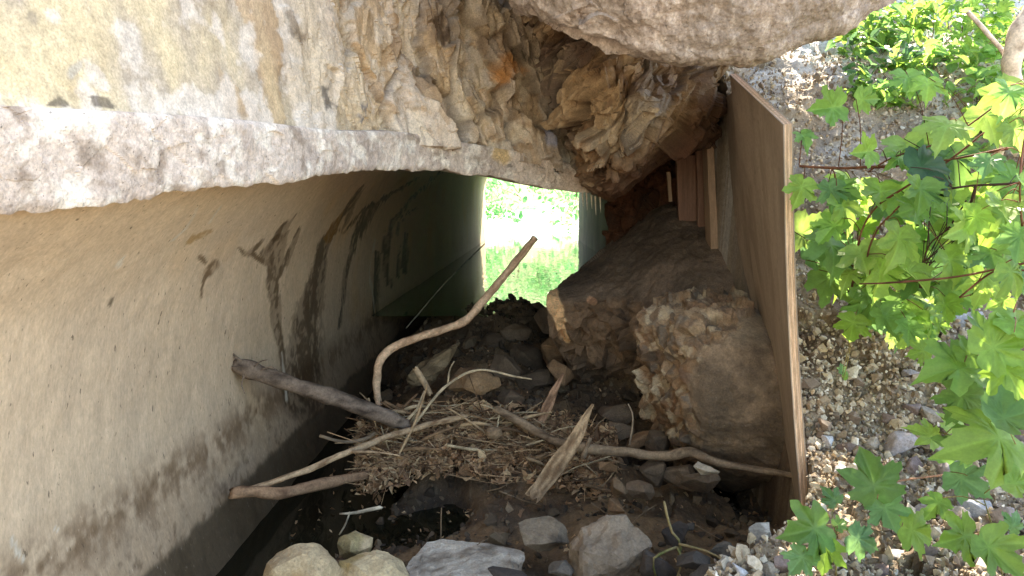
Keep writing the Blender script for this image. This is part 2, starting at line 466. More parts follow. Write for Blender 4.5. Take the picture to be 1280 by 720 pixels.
# --- stone masonry above the lip
mpx = [-400, -120, 0, 150, 300, 420, 500, 560, 620, 680, 730, 752]
rws = []
for k, py_ in enumerate([-700, -300, -120, -40, 40, 110, None]):
    row = []
    for j, x in enumerate(mpx):
        up = np.interp(x, S_PX, S_UP) + 14; Y = np.interp(x, S_PX, S_Y)
        yy = up if py_ is None else min(py_, up - 20 - 2 * (6 - k))
        lean = .02 * (6 - k)
        row.append((x - 6 * (6 - k), yy, Y * (1 + lean * .5)))
    rws.append(row)
mas, mn = loft(rws, 330, 560)
al = np.array([6.5, 5.0, 2.4])
skw = mas.copy(); skw[..., 0] += .22 * mas[..., 2]
w3 = np.stack([fbm(mas * 5, 3, 1), fbm(mas * 5, 3, 2), fbm(mas * 5, 3, 3)], -1) * .05
d, e, r = facets((skw + w3) * al, 41, .55)
d2, e2, r2 = facets((skw + w3) * al * 2.3, 42, .7)
d3, e3, r3 = facets((skw + w3 * .4) * al * 5.5, 43, .8)
px, py = proj(mas)
rough_right = smooth(px, 330, 560)
amp = .003 + .08 * rough_right
mas = mas + mn * (blur(d, 2) * amp + blur(d2, 1) * amp * .6 + d3 * amp * .2 + (e - 1) * .022 * rough_right + fbm(mas * 10, 4, 9) * (.006 + .008 * rough_right) - .02)[..., None]
n1 = fbm(mas * np.array([7, 7, 4]), 4, 91); n2 = fbm(mas * 18, 4, 92)
pal = np.array([rgb(206, 186, 158), rgb(190, 174, 154), rgb(166, 150, 134), rgb(216, 200, 176), rgb(180, 148, 112), rgb(148, 130, 112), rgb(200, 184, 168)])
c = pal[np.minimum((r[0] * 7).astype(int), 6)]
cream = mix(rgb(206, 188, 154), rgb(178, 164, 146), smooth(n1, -.2, .4))
c = mix(cream, c, smooth(px + n1 * 120, 180, 430) * .85)
upm = np.interp(px, S_PX, S_UP)
c = mix(c, rgb(218, 206, 192), smooth(n2 + n1 * .8 + .3 * smooth(upm - py, 70, 10), .14, .42) * .75)
c = mix(c, rgb(132, 108, 82), smooth(fbm(mas * np.array([16, 16, 6]), 4, 97), .12, .45) * .55 * (.4 + .6 * rough_right))
c = mix(c, rgb(120, 100, 80), smooth(px + n1 * 60, 640, 740) * .6)
c = mix(c, pal[np.minimum((r2[0] * 7).astype(int), 6)], .45 * rough_right * smooth(px, 0, 1))
c = mix(c, rgb(80, 64, 48), (1 - e) * (.6 * rough_right))
for pts, colr in (([(635, 78, 18), (632, 95, 14)], rgb(176, 122, 66)), ([(96, 124, 4), (86, 119, 7), (72, 123, 3)], rgb(66, 58, 50)), ([(130, 117, 3), (137, 124, 7), (150, 130, 3)], rgb(70, 62, 54)),
                  ([(412, 105, 7), (418, 132, 4)], rgb(70, 66, 62)), ([(552, 15, 5), (557, 40, 10)], rgb(62, 46, 34)), ([(50, 18, 8), (54, 24, 5)], rgb(140, 128, 110)),
                  ([(686, 160, 8), (690, 175, 10)], rgb(118, 122, 140)), ([(458, 130, 5), (460, 145, 3)], rgb(96, 96, 100)), ([(374, 15, 7), (382, 45, 8)], rgb(110, 94, 76)),
                  ([(645, 60, 8), (660, 70, 8)], rgb(84, 72, 58)), ([(100, 85, 9), (112, 76, 8)], rgb(150, 144, 134))):
    m = smooth(segdist(px + n2 * 14, py + n1 * 12, pts) + n2 * .4, 1.2, .5)
    c = mix(c, colr * 1.3 + 0 * c, m * .75)
mo = solid_sheet('masonry_wall', mas, np.array([-.5, .45, .1]), M_stone, c)
tag(mo, 'pale cream and grey rough stone masonry above the broken culvert arch', 'stone wall')

# --- brown rock mass hanging beside the boards
rw = [
 [(600, -140, 3.0), (700, -140, 3.0), (780, -140, 3.0), (850, -140, 3.1), (925, -140, 3.25)],
 [(640, -30, 3.0), (705, -20, 2.95), (775, -10, 2.95), (850, -5, 3.1), (925, -10, 3.3)],
 [(680, 50, 3.2), (720, 50, 3.1), (780, 60, 3.05), (850, 70, 3.2), (915, 70, 3.45)],
 [(700, 120, 3.3), (735, 120, 3.05), (790, 120, 2.95), (850, 120, 3.15), (903, 120, 3.5)],
 [(705, 180, 3.45), (745, 185, 3.1), (790, 180, 3.05), (840, 165, 3.3), (890, 155, 3.6)],
 [(712, 215, 3.6), (752, 226, 3.3), (790, 214, 3.3), (832, 188, 3.5), (880, 172, 3.75)],
 [(735, 235, 3.75), (764, 247, 3.5), (795, 228, 3.6), (830, 200, 3.8), (876, 185, 3.9)],
 [(750, 225, 4.2), (775, 232, 4.2), (800, 215, 4.3), (830, 192, 4.4), (876, 180, 4.4)]]
rk, rn = loft(rw, 330, 330)
w3 = np.stack([fbm(rk * 6, 3, 1), fbm(rk * 6, 3, 2), fbm(rk * 6, 3, 3)], -1) * .05
A = Matrix.Rotation(RAD(35), 3, 'Y'); A = np.array(A)
q = (rk + w3) @ A * np.array([9.0, 6, 3.6])
q = q * np.array([.8, .7, .8]); d, e, r = facets(q, 141, .8); d2, e2, r2 = facets(q * 2.3, 142, .9); d3, e3, r3 = facets(q * 5, 143, .9)
tap = 1 - .75 * smooth(np.linspace(0, 1, 330), .62, .8)[:, None]
rk2 = rk + rn * tap[..., None] * (blur(d, 1) * .085 + d2 * .045 + d3 * .016 + (e - 1) * .012 + fbm(rk * 20, 4, 9) * .008)[..., None]
px, py = proj(rk2)
pal = np.array([rgb(146, 114, 84), rgb(128, 102, 80), rgb(158, 128, 96), rgb(110, 92, 78), rgb(140, 122, 104), rgb(126, 94, 66)])
c = pal[np.minimum((r[1] * 6).astype(int), 5)]
n1 = fbm(rk * 9, 4, 5)
c = mix(c, rgb(178, 152, 122), smooth(n1 + .5 * d3, .1, .45) * .6)
c = mix(c, rgb(84, 54, 36), smooth(n1, -.1, -.5) * .6)
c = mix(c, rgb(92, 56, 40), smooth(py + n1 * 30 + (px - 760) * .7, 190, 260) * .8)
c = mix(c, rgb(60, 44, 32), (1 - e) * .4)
c = mix(c, rgb(70, 52, 38), smooth(px, 850, 890) * .6)
c = np.minimum(c * np.array([1.05, 1.12, 1.18]), .6)
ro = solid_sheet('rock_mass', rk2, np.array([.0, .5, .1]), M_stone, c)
tag(ro, 'brown angular broken rock mass hanging between the pale arch edge and the boards', 'rock')

# --- weathered concrete slab overhead
sx = [560, 640, 700, 760, 830, 900, 960, 1015, 1065, 1112, 1170]
sl = [-60, -4, 34, 56, 74, 80, 70, 44, 28, -2, -60]
rw = []
for k, (f, Y) in enumerate([(0, 2.75), (0, 2.38), (.2, 2.30), (.45, 2.25), (.8, 2.2), (1.2, 2.12)]):
    row = []
    for x, y in zip(sx, sl):
        up = 6 if k == 0 else 0
        row.append((x + (x - 860) * .10 * f, y - 10 * (k == 0) - f * 110, Y + abs(x - 870) * .0004))
    rw.append(row)
sb, sn = loft(rw, 240, 420)
d, e, r = facets(sb * 9, 241, .8)
px, py = proj(sb)
edge = smooth(px + fbm(sb * 6, 3, 7) * 30, 800, 680)
sb = sb + sn * (fbm(sb * 3, 4, 4) * .05 + fbm(sb * 9, 4, 44) * .022 + fbm(sb * 24, 4, 14) * .008 + d * .03 * edge + fbm(sb * 60, 2, 24) * .004)[..., None]
n1 = fbm(sb * 7, 4, 15); n2 = fbm(sb * 26, 4, 16)
n3 = fbm(sb * np.array([46, 30, 20]), 5, 18, .7)
c = mix(rgb(172, 156, 146), rgb(146, 132, 122), smooth(n1, -.3, .3))
c = mix(c, rgb(200, 186, 176), smooth(n3, .05, .4) * .6)
c = mix(c, rgb(104, 88, 76), smooth(n3 + n1 * .3, -.1, -.4) * .6)
so = solid_sheet('concrete_slab', sb, np.array([0, .15, .55]), M_slab, c)
tag(so, 'weathered grey brown concrete slab overhanging the top of the opening', 'concrete slab')

# --- right hand bank
brw = []
tab = [(1250, 1.0), (900, 1.35), (740, 1.70), (640, 2.02), (560, 2.3), (480, 2.5), (400, 2.7), (320, 2.88), (240, 3.05), (160, 3.3), (110, 3.5), (70, 3.8), (20, 4.6), (-60, 6.0), (-150, 9.0)]
for y, Y in tab:
    x0 = np.interp(Y, [1.0, 1.7, 1.88, 1.98, 2.3, 2.5, 3.6, 9], [680, 880, 930, 1004, 1006, 992, 900, 790])
    row = []
    for k in range(9):
        f = k / 8.0
        x = x0 + (2050 - x0) * f ** 1.15
        row.append((x, y - 60 * f * (y < 500), Y - .15 * f * smooth(Y, 3.8, 2.0) + .3 * f * smooth(Y, 4, 6)))
    brw.append(row)
bk, bn = loft(brw, 420, 360)
bk = bk + bn * (fbm(bk * 3, 4, 33) * .07 + fbm(bk * 14, 4, 34) * .022)[..., None]
d, e, r = facets(bk * 14, 35, .9)
px, py = proj(bk)
bk = bk + bn * (d * .02 * smooth(py, 330, 420))[..., None]
n1 = fbm(bk * 5, 4, 36); n2 = fbm(bk * 20, 3, 37)
c = mix(rgb(140, 122, 100), rgb(112, 94, 76), smooth(n1, -.3, .3))
c = mix(c, rgb(168, 154, 134), smooth(n2, 0, .4) * .7)
c = mix(c, rgb(70, 54, 42), smooth(n1, .1, .4) * .6)
c = mix(c, mix(rgb(232, 228, 220), rgb(186, 174, 158), smooth(n2, -.1, .3)), smooth(bk[..., 1] + n1 * .6, 3.0, 3.8) * .8)  # upper bank paled, its sunlit brightness put into the colour
bo = solid_sheet('earth_bank', bk, np.array([0, .3, -1.2]), M_earth, c)
tag(bo, kind='structure')

# --- embankment around the barrel, and the country outside the far end
def blocks(name, bxs, mat, seed):
    V, Fc = [], []
    for (x0, y0, z0, x1, y1, z1, n) in bxs:
        b = len(V)
        V += [(x0, y0, z0), (x1, y0, z0), (x1, y1, z0), (x0, y1, z0), (x0, y0, z1), (x1, y0, z1), (x1, y1, z1), (x0, y1, z1)]
        Fc += [tuple(b + i for i in f) for f in [(0, 3, 2, 1), (4, 5, 6, 7), (0, 1, 5, 4), (1, 2, 6, 5), (2, 3, 7, 6), (3, 0, 4, 7)]]
    return mesh_obj(name, V, Fc, mat)
em = blocks('embankment', [(-30, -2.5, -1.62, -1.4, TUN_END - .01, 3.4, 1), (-1.399, 3.95, 1.45, 1.45, TUN_END - .01, 3.4, 1), (-1.398, 3.96, .62, 1.0, 4.69, 1.449, 1), (1.451, 5.2, -1.6, 6.0, TUN_END - .01, 2.2, 1)], M_grass, 1)
tag(em, kind='structure')
# far bank
gx = np.linspace(-30, 30, 160); gy = np.linspace(TUN_END + .2, 75, 160)
X, Yg = np.meshgrid(gx, gy, indexing='ij')
hz = -1.3 + .62 * smooth(Yg, TUN_END + 4, TUN_END + 8) + 9 * smooth(Yg, TUN_END + 9, 70) + .6 * smooth(abs(X - .2), 1.6, 3.2)
pp = np.stack([X, Yg, hz], -1); pp[..., 2] += fbm(pp * .5, 4, 3) * .35 * smooth(Yg, 22, 27)
hc = mix(np.array((.70, .74, .66)) + 0 * pp, np.array((.16, .22, .07)) + 0 * pp, smooth(Yg + fbm(pp, 3, 9) * 3, 31, 38))  # nearer slope whitened: blown-out daylight put into its colour
hill = mesh_obj('hillside', pp.reshape(-1, 3), grid_faces(160, 160, 0, True), M_gravel, colors=hc.reshape(-1, 3), smooth_=True)
tag(hill, kind='structure')
# ponded water behind the dam and water in the near pit
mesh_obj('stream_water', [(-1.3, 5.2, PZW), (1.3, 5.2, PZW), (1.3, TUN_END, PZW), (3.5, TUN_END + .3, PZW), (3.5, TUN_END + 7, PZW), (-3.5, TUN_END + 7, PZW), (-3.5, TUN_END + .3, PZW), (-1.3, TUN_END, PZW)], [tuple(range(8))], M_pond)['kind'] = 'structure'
mesh_obj('pool_water', [(-1.3, .2, WZ), (1.6, .2, WZ), (1.3, 5.0, WZ), (-1.3, 5.0, WZ)], [(0, 1, 2, 3)], M_water)['kind'] = 'structure'

# --- stream bed: silt, soil and rubble floor
hp = [(330, 710, -1.3), (400, 640, -1.35), (480, 650, -1.32), (520, 640, -1.3), (560, 680, -1.28), (400, 590, -1.3), (440, 600, -1.24), (430, 520, -1.3), (440, 470, -1.3), (540, 400, -1.0), (500, 430, -1.15),
      (560, 640, -1.2), (560, 610, -1.12), (620, 620, -1.09), (700, 630, -1.09), (760, 620, -1.07), (700, 660, -1.1), (800, 640, -1.13), (640, 700, -1.1), (760, 700, -1.05), (850, 640, -1.22), (900, 640, -1.24), (960, 620, -1.24), (880, 700, -1.12), (960, 690, -1.05),
      (480, 560, -1.08), (540, 560, -.98), (600, 560, -.96), (660, 570, -.98), (720, 570, -1.02), (780, 580, -1.0), (850, 590, -1.02), (940, 600, -1.1), (560, 500, -.92), (640, 510, -.92), (700, 500, -1.2), (740, 500, -1.28), (760, 480, -1.25),
      (600, 440, -.85), (650, 430, -.85), (700, 430, -.9), (620, 400, -.77), (660, 390, -.72), (700, 400, -.70), (590, 385, -.74), (640, 378, -.68), (740, 400, -.75), (820, 420, -.7), (900, 420, -.7)]
Q = np.array([PZ(*h) for h in hp])
gx = np.linspace(-1.25, 1.3, 330); gy = np.linspace(.6, 7.2, 420)
X, Yg = np.meshgrid(gx, gy, indexing='ij')
num = 0; den = 0
for qx, qy, qz in Q:
    w = 1.0 / (((X - qx) ** 2 + ((Yg - qy) * .8) ** 2) + .004) ** 1.6
    num = num + w * qz; den = den + w
H = num / den
H = H - .8 * smooth(Yg, 6.0, 7.0)
pp = np.stack([X, Yg, H], -1)
d, e, r = facets(pp * 9, 401, .9)
pp[..., 2] += fbm(pp * 4, 4, 6) * .05 + fbm(pp * 22, 4, 7) * .018 + d * .035 * smooth(fbm(pp * 2, 2, 8), -.2, .2)
BED = pp.copy()
n1 = fbm(pp * 5, 4, 36)
c = mix(rgb(96, 76, 54), rgb(70, 56, 42), smooth(n1, -.3, .3))
c = c * 1.6
c = mix(c, rgb(44, 37, 30), smooth(pp[..., 2], -1.10, -1.2))
bed = mesh_obj('stream_bed', pp.reshape(-1, 3), grid_faces(330, 420, 0, True), M_earth, colors=c.reshape(-1, 3))
tag(bed, kind='structure')
def bed_z(x, y):
    i = int(np.clip((x + 1.25) / 2.55 * 329, 0, 329)); j = int(np.clip((y - .6) / 6.6 * 419, 0, 419))
    return BED[i, j, 2]

# --- recess of dark earth behind the fallen pieces
rw = [[(745, 150, 4.7), (800, 150, 4.6), (860, 140, 4.5), (950, 130, 4.4)],
      [(757, 250, 4.7), (810, 240, 4.5), (860, 230, 4.4), (950, 220, 4.2)],
      [(760, 330, 4.6), (810, 320, 4.3), (870, 310, 4.1), (960, 300, 3.9)],
      [(770, 460, 4.5), (820, 460, 4.2), (880, 460, 4.0), (980, 460, 3.8)]]
rc, rcn = loft(rw, 120, 120)
d, e, r = facets(rc * 9, 77, .9)
rc = rc + rcn * (d * .08 + fbm(rc * 12, 4, 5) * .03)[..., None]
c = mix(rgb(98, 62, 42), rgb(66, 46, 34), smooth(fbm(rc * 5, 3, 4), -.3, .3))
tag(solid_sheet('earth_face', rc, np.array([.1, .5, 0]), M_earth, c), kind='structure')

# ================================================================== THINGS
def rock_mesh(dims, seed, npts=14, sub=3, rough=.05, boxy=.0, sharp=True):
    """angular stone: convex hull of scattered points, bevelled, divided and roughened -> verts, faces"""
    rnd = random.Random(seed)
    bm = bmesh.new()
    for k in range(npts):
        v = Vector((rnd.gauss(0, 1), rnd.gauss(0, 1), rnd.gauss(0, 1))).normalized()
        if boxy:
            m = max(abs(v.x), abs(v.y), abs(v.z)); v = v * ((1 - boxy) + boxy / m) 
        v = v * rnd.uniform(.85, 1.05)
        bm.verts.new((v.x * dims[0] / 2, v.y * dims[1] / 2, v.z * dims[2] / 2))
    r = bmesh.ops.convex_hull(bm, input=bm.verts)
    junk = [g for g in r['geom_interior'] if isinstance(g, bmesh.types.BMVert)]
    if junk: bmesh.ops.delete(bm, geom=junk, context='VERTS')
    loose = [v for v in bm.verts if not v.link_faces]
    if loose: bmesh.ops.delete(bm, geom=loose, context='VERTS')
    s = min(dims)
    if sharp:
        bmesh.ops.bevel(bm, geom=list(bm.edges), offset=s * .035, segments=1, affect='EDGES', clamp_overlap=True)
    bmesh.ops.triangulate(bm, faces=bm.faces)
    L = max(dims) / (2.0 ** sub)
    for _ in range(sub + 1):
        es = [e for e in bm.edges if e.calc_length() > L * 1.1]
        if not es: break
        bmesh.ops.subdivide_edges(bm, edges=es, cuts=1)
        bmesh.ops.triangulate(bm, faces=bm.faces)
    V = np.array([v.co[:] for v in bm.verts]); F_ = [[v.index for v in f.verts] for f in bm.faces]
    bm.normal_update()
    bm.verts.index_update()
    Nn = np.array([v.normal[:] for v in bm.verts]); F_ = [[v.index for v in f.verts] for f in bm.faces]
    bm.free()
    f = 3.0 / s
    V = V + Nn * ((fbm(V * f + seed, 4, seed % 97) * rough * 1.2 + fbm(V * f * 4 + seed, 3, 5) * rough * .4) * s)[:, None]
    return V, F_
def rot_np(rx, ry, rz):
    from mathutils import Euler
    return np.array(Euler((rx, ry, rz)).to_matrix())
def stone_col(V, base, seed, tint=None):
    n = fbm(V * 8 + seed, 4, seed % 50)
    b = np.asarray(base)
    c = mix(b[None] * 1.12 + 0 * V, b[None] * .78 + 0 * V, smooth(n, -.35, .35))
    if tint is not None:
        c = mix(c, np.asarray(tint)[None] + 0 * V, smooth(fbm(V * 14 + seed, 3, 9), .08, .35) * .7)
    return c
def stone(name, label, px, py, Y, w, h, colr, seed, rot=None, depth=None, group=None, cat='stone', npts=16, sub=3, rough=.05, boxy=.3, tint=None, sharp=True):
    ctr = P(px, py, Y); s = Y / F
    dims = (w * s * 1.12, (depth if depth else (w + h) * .5 * s), h * s * 1.12)
    V, F_ = rock_mesh(dims, seed, npts, sub, rough, boxy, sharp)
    rot = rot or (0, 0, 0)
    V = V @ rot_np(*rot).T
    o = mesh_obj(name, V, F_, M_rock, None, stone_col(V, colr, seed, tint), smooth_=False)
    o.location = tuple(ctr)
    tag(o, label, cat, group)
    return o

# --- fallen slabs
def slab_solid(name, label, ctrl, nu, nv, back, fseed, colf, cat='concrete block', dsp=None):
    p, n = loft(ctrl, nu, nv)
    p = p + n * dsp(p, n)[..., None]
    px, py = proj(p)
    o = solid_sheet(name, p, back, M_earth, colf(p, px, py) * 1.3)
    tag(o, label, cat)
    return o
# back slab: broad smooth earth-brown face rising to the right
ctrlA = [
 [(738, 332, 4.75), (770, 300, 4.65), (800, 274, 4.5), (832, 254, 4.4), (870, 250, 4.3), (925, 250, 4.1)],
 [(715, 345, 4.35), (755, 315, 4.3), (795, 292, 4.2), (835, 276, 4.05), (880, 280, 3.9), (935, 290, 3.7)],
 [(690, 362, 4.0), (735, 350, 3.95), (785, 335, 3.85), (835, 320, 3.7), (890, 325, 3.5), (948, 345, 3.35)],
 [(682, 376, 3.85), (725, 378, 3.78), (775, 375, 3.68), (830, 365, 3.5), (890, 372, 3.3), (955, 395, 3.15)],
 [(684, 398, 3.83), (722, 405, 3.74), (770, 410, 3.62), (820, 410, 3.5), (880, 420, 3.3), (960, 440, 3.15)],
 [(700, 435, 3.92), (735, 440, 3.84), (775, 440, 3.75), (820, 445, 3.6), (880, 450, 3.5), (960, 470, 3.4)],
 [(712, 468, 4.05), (742, 470, 4.0), (780, 470, 3.9), (830, 475, 3.8), (880, 480, 3.7), (960, 500, 3.6)]]
def dA(p, n):
    px, py = proj(p)
    k = smooth(py - (px - 690) * .05, 368, 384)
    d, e, r = facets(p * 13, 301, 1.0)
    return fbm(p * 4, 4, 2) * .035 + fbm(p * 13, 4, 23) * .012 + fbm(p * 30, 3, 3) * .006 + k * (d * .05 + fbm(p * 18, 4, 8) * .02)
def cA(p, px, py):
    n = fbm(p * 5, 4, 44); k = smooth(py - (px - 690) * .05 + n * 12, 366, 382)
    c = mix(rgb(118, 100, 84), rgb(92, 77, 63), smooth(n, -.3, .3))
    c2 = mix(rgb(118, 94, 72), rgb(86, 70, 56), smooth(fbm(p * 9, 3, 5), -.2, .3))
    c = mix(c, c2, k)
    c = mix(c, rgb(214, 172, 126) + 0 * c, smooth(segdist(px + n * 14, py + n * 10, [(690, 368, 10), (693, 385, 10), (697, 405, 7), (708, 425, 3)]), 1.1, .8))
    c = mix(c, rgb(196, 150, 116) + 0 * c, smooth(segdist(px, py, [(738, 375, 5), (742, 377, 5)]), 1.1, .8) * .7)
    return c
slab_solid('fallen_slab', 'larger rear fallen arch slab with a smooth dark brown face, its pale broken corner left', ctrlA, 200, 260, np.array([.15, .35, -.25]), 1, cA, dsp=dA)
# front slab: smooth brown face at right, crumbled pale stony end at left
ctrlB = [
 [(828, 372, 3.35), (850, 366, 3.35), (880, 362, 3.3), (915, 364, 3.2), (945, 378, 3.12), (972, 402, 3.05)],
 [(812, 382, 3.15), (840, 380, 3.08), (875, 378, 3.0), (915, 384, 2.92), (950, 400, 2.84), (980, 430, 2.78)],
 [(803, 402, 3.05), (835, 405, 2.9), (872, 410, 2.75), (915, 415, 2.70), (955, 430, 2.65), (988, 455, 2.62)],
 [(800, 440, 3.08), (828, 445, 2.92), (868, 450, 2.68), (915, 455, 2.62), (955, 470, 2.58), (992, 490, 2.55)],
 [(798, 470, 3.12), (826, 485, 2.95), (866, 500, 2.66), (915, 505, 2.60), (955, 515, 2.56), (996, 525, 2.52)],
 [(806, 510, 3.18), (832, 530, 3.0), (866, 545, 2.70), (915, 550, 2.64), (955, 558, 2.60), (998, 565, 2.56)],
 [(822, 545, 3.25), (842, 565, 3.1), (872, 580, 2.85), (915, 590, 2.78), (955, 598, 2.72), (1000, 604, 2.66)],
 [(835, 570, 3.4), (850, 590, 3.3), (875, 602, 3.15), (915, 612, 3.05), (955, 618, 3.0), (1000, 622, 2.9)]]
def kB(px, py):
    lim = np.interp(py, [360, 400, 440, 480, 520, 560, 600], [945, 930, 878, 862, 862, 866, 872])
    return smooth(px, lim + 6, lim - 8)
def dB(p, n):
    px, py = proj(p); k = kB(px + fbm(p * 9, 3, 1) * 25, py)
    d, e, r = facets(p * 11, 311, .7); d2, e2, r2 = facets(p * 24, 312, .7)
    return fbm(p * 4, 4, 12) * .025 + fbm(p * 12, 4, 23) * .010 + fbm(p * 34, 3, 3) * .005 + k * (blur(d) * .045 + blur(d2) * .018 + fbm(p * 24, 4, 8) * .016)
def cB(p, px, py):
    n = fbm(p * 5, 4, 54); k = kB(px + fbm(p * 9, 3, 1) * 25, py)
    c = mix(rgb(130, 106, 82), rgb(96, 78, 60), smooth(n + .4 * fbm(p * 16, 3, 6), -.3, .3))
    c = mix(c, rgb(150, 130, 104), smooth(py, 440, 405) * .6)
    d2, e2, r2 = facets(p * 24, 312, .7)
    pal = np.array([rgb(150, 122, 92), rgb(112, 80, 52), rgb(176, 152, 120), rgb(98, 74, 56), rgb(128, 96, 66), rgb(90, 78, 68)])
    c2 = pal[np.minimum((r2[0] * 6).astype(int), 5)]
    c2 = mix(c2, rgb(200, 178, 146) + 0 * c, smooth(segdist(px + n * 12, py + n * 12, [(796, 466, 5), (806, 482, 9), (820, 488, 6), (826, 500, 4)]), 1.1, .8))
    c2 = mix(c2, rgb(124, 78, 46), smooth(fbm(p * 8, 3, 15), .0, .3) * .5)
    return mix(c, mix(c, c2, .6), k) * np.array([.95, 1, 1.06])
slab_solid('fallen_slab', 'front fallen arch slab against the plywood, smooth brown at right with a crumbled stony end', ctrlB, 260, 260, np.array([.2, .3, -.2]), 2, cB, dsp=dB)

# --- shuttering boards
def board(name, corners, thick, label, extra=None, warp=.0):
    """corners: four world points of the inner face (top far, top near, bottom near, bottom far)"""
    root = empty(name, tuple(np.array(corners[3]) ))
    tf, tn, bn_, bf = [np.array(c) for c in corners]
    nrm = np.cross(tn - tf, bf - tf); nrm /= np.linalg.norm(nrm)
    if nrm[0] < 0: nrm = -nrm
    nu, nv = 40, 60
    u = np.linspace(0, 1, nu)[:, None, None]; v_ = np.linspace(0, 1, nv)[None, :, None]
    p = (tf * (1 - u) + tn * u) * (1 - v_) + (bf * (1 - u) + bn_ * u) * v_
    p = p + nrm * (np.sin(v_ * 3.14) * warp)
    off = np.array(root.location)
    def sheetobj(nm, a, b, mat):
        A_ = (p + nrm * a); B_ = (p + nrm * b)
        V = list((A_ - off).reshape(-1, 3)) + list((B_ - off).reshape(-1, 3))
        n = nu * nv
        Fc = grid_faces(nu, nv) + grid_faces(nu, nv, n, True)
        for j in range(nv - 1):
            Fc.append((j, n + j, n + j + 1, j + 1)); k = (nu - 1) * nv + j
            Fc.append((k, k + 1, n + k + 1, n + k))
        for i in range(nu - 1):
            a0, a1 = i * nv, (i + 1) * nv
            Fc.append((a0, a1, n + a1, n + a0)); Fc.append((a0 + nv - 1, n + a0 + nv - 1, n + a1 + nv - 1, a1 + nv - 1))
        return mesh_obj(nm, V, Fc, mat, root)
    sheetobj('face_veneer', 0, .003, M_ply)
    # plies between the veneers
    n_p = 4
    p_in = p
    for k in range(n_p):
        jig = .0015 * (k % 2)
        sheetobj('ply', .003 + (thick - .006) * k / n_p, .003 + (thick - .006) * (k + 1) / n_p - .0006, [M_plyedge, M_plydark][k % 2])
    sheetobj('back_veneer', thick - .003, thick, M_ply)
    return root
M_plydark = material('plywood_dark_ply', base=(.58, .37, .235), rough=.85, scale=14, var=.5, bump=.5, bscale=50, bdist=.003, stretch=(9, 9, .3))
b1 = board('plywood_board', [P(912, 93, 3.05), P(979, 156, 2.32), P(1001, 640, 2.20), P(985, 640, 2.9)], .028, '', warp=-.012)
tag(b1, 'large plywood board standing on edge with its layered near edge facing the gravel bank', 'plywood board')
b2 = board('plywood_board', [P(899, 128, 3.75), P(925, 108, 3.04), P(960, 560, 2.95), P(905, 560, 3.7)], .028, '', warp=.0)
tag(b2, 'dark plywood board behind the large one, half hidden by it', 'plywood board')
def beam(name, a, b, w, d, mat, label, cat, taper=1.0, seed=1, up=(0, 1, 0)):
    a, b = np.array(a), np.array(b); ax = b - a; L_ = np.linalg.norm(ax); ax /= L_
    s = np.cross(ax, np.array(up, float)); s /= np.linalg.norm(s); t_ = np.cross(s, ax)
    V, Fc = [], []
    n = 14; prof = [(-1, -.9), (-.9, -1), (.9, -1), (1, -.9), (1, .9), (.9, 1), (-.9, 1), (-1, .9)]
    for k in range(n + 1):
        f = k / n; c0 = a + ax * L_ * f
        for (i, j) in prof:
            q = c0 + s * i * w / 2 + t_ * j * d / 2
            q = q + fbm(q[None] * 12, 2, seed)[0] * .003
            V.append(q - a)
    m = len(prof)
    for k in range(n):
        for i in range(m):
            Fc.append((k * m + i, k * m + (i + 1) % m, (k + 1) * m + (i + 1) % m, (k + 1) * m + i))
    Fc.append(tuple(range(m))[::-1]); Fc.append(tuple(n * m + i for i in range(m)))
    o = mesh_obj(name, V, Fc, mat); o.location = tuple(a)
    return tag(o, label, cat)
M_timber = material('timber_pale', base=(.38, .25, .16), rough=.8, scale=12, var=.35, bump=.4, bscale=45, bdist=.003, stretch=(8, 8, .4))
M_timred = material('timber_red', base=(.24, .13, .085), rough=.8, scale=12, var=.35, bump=.4, bscale=45, bdist=.003, stretch=(8, 8, .4))
beam('timber_post', P(884, 155, 3.72), P(891, 335, 3.62), .036, .10, M_timber, 'upright pale timber batten at the dark far side of the boards', 'timber')
beam('timber_plank', P(858, 195, 4.0), P(862, 285, 4.0), .11, .03, M_timred, 'wider upright reddish plank in the recess behind the fallen slab', 'timber', seed=3)
beam('timber_plank', P(876, 185, 3.9), P(878, 285, 3.9), .05, .03, M_timred, 'slender reddish plank between the pale batten and the wider plank', 'timber', seed=4)
beam('timber_batten', P(835, 215, 4.05), P(838, 252, 4.05), .018, .02, M_timber, 'short pale batten end showing beside the dark recess under the brown rock', 'timber', seed=5)

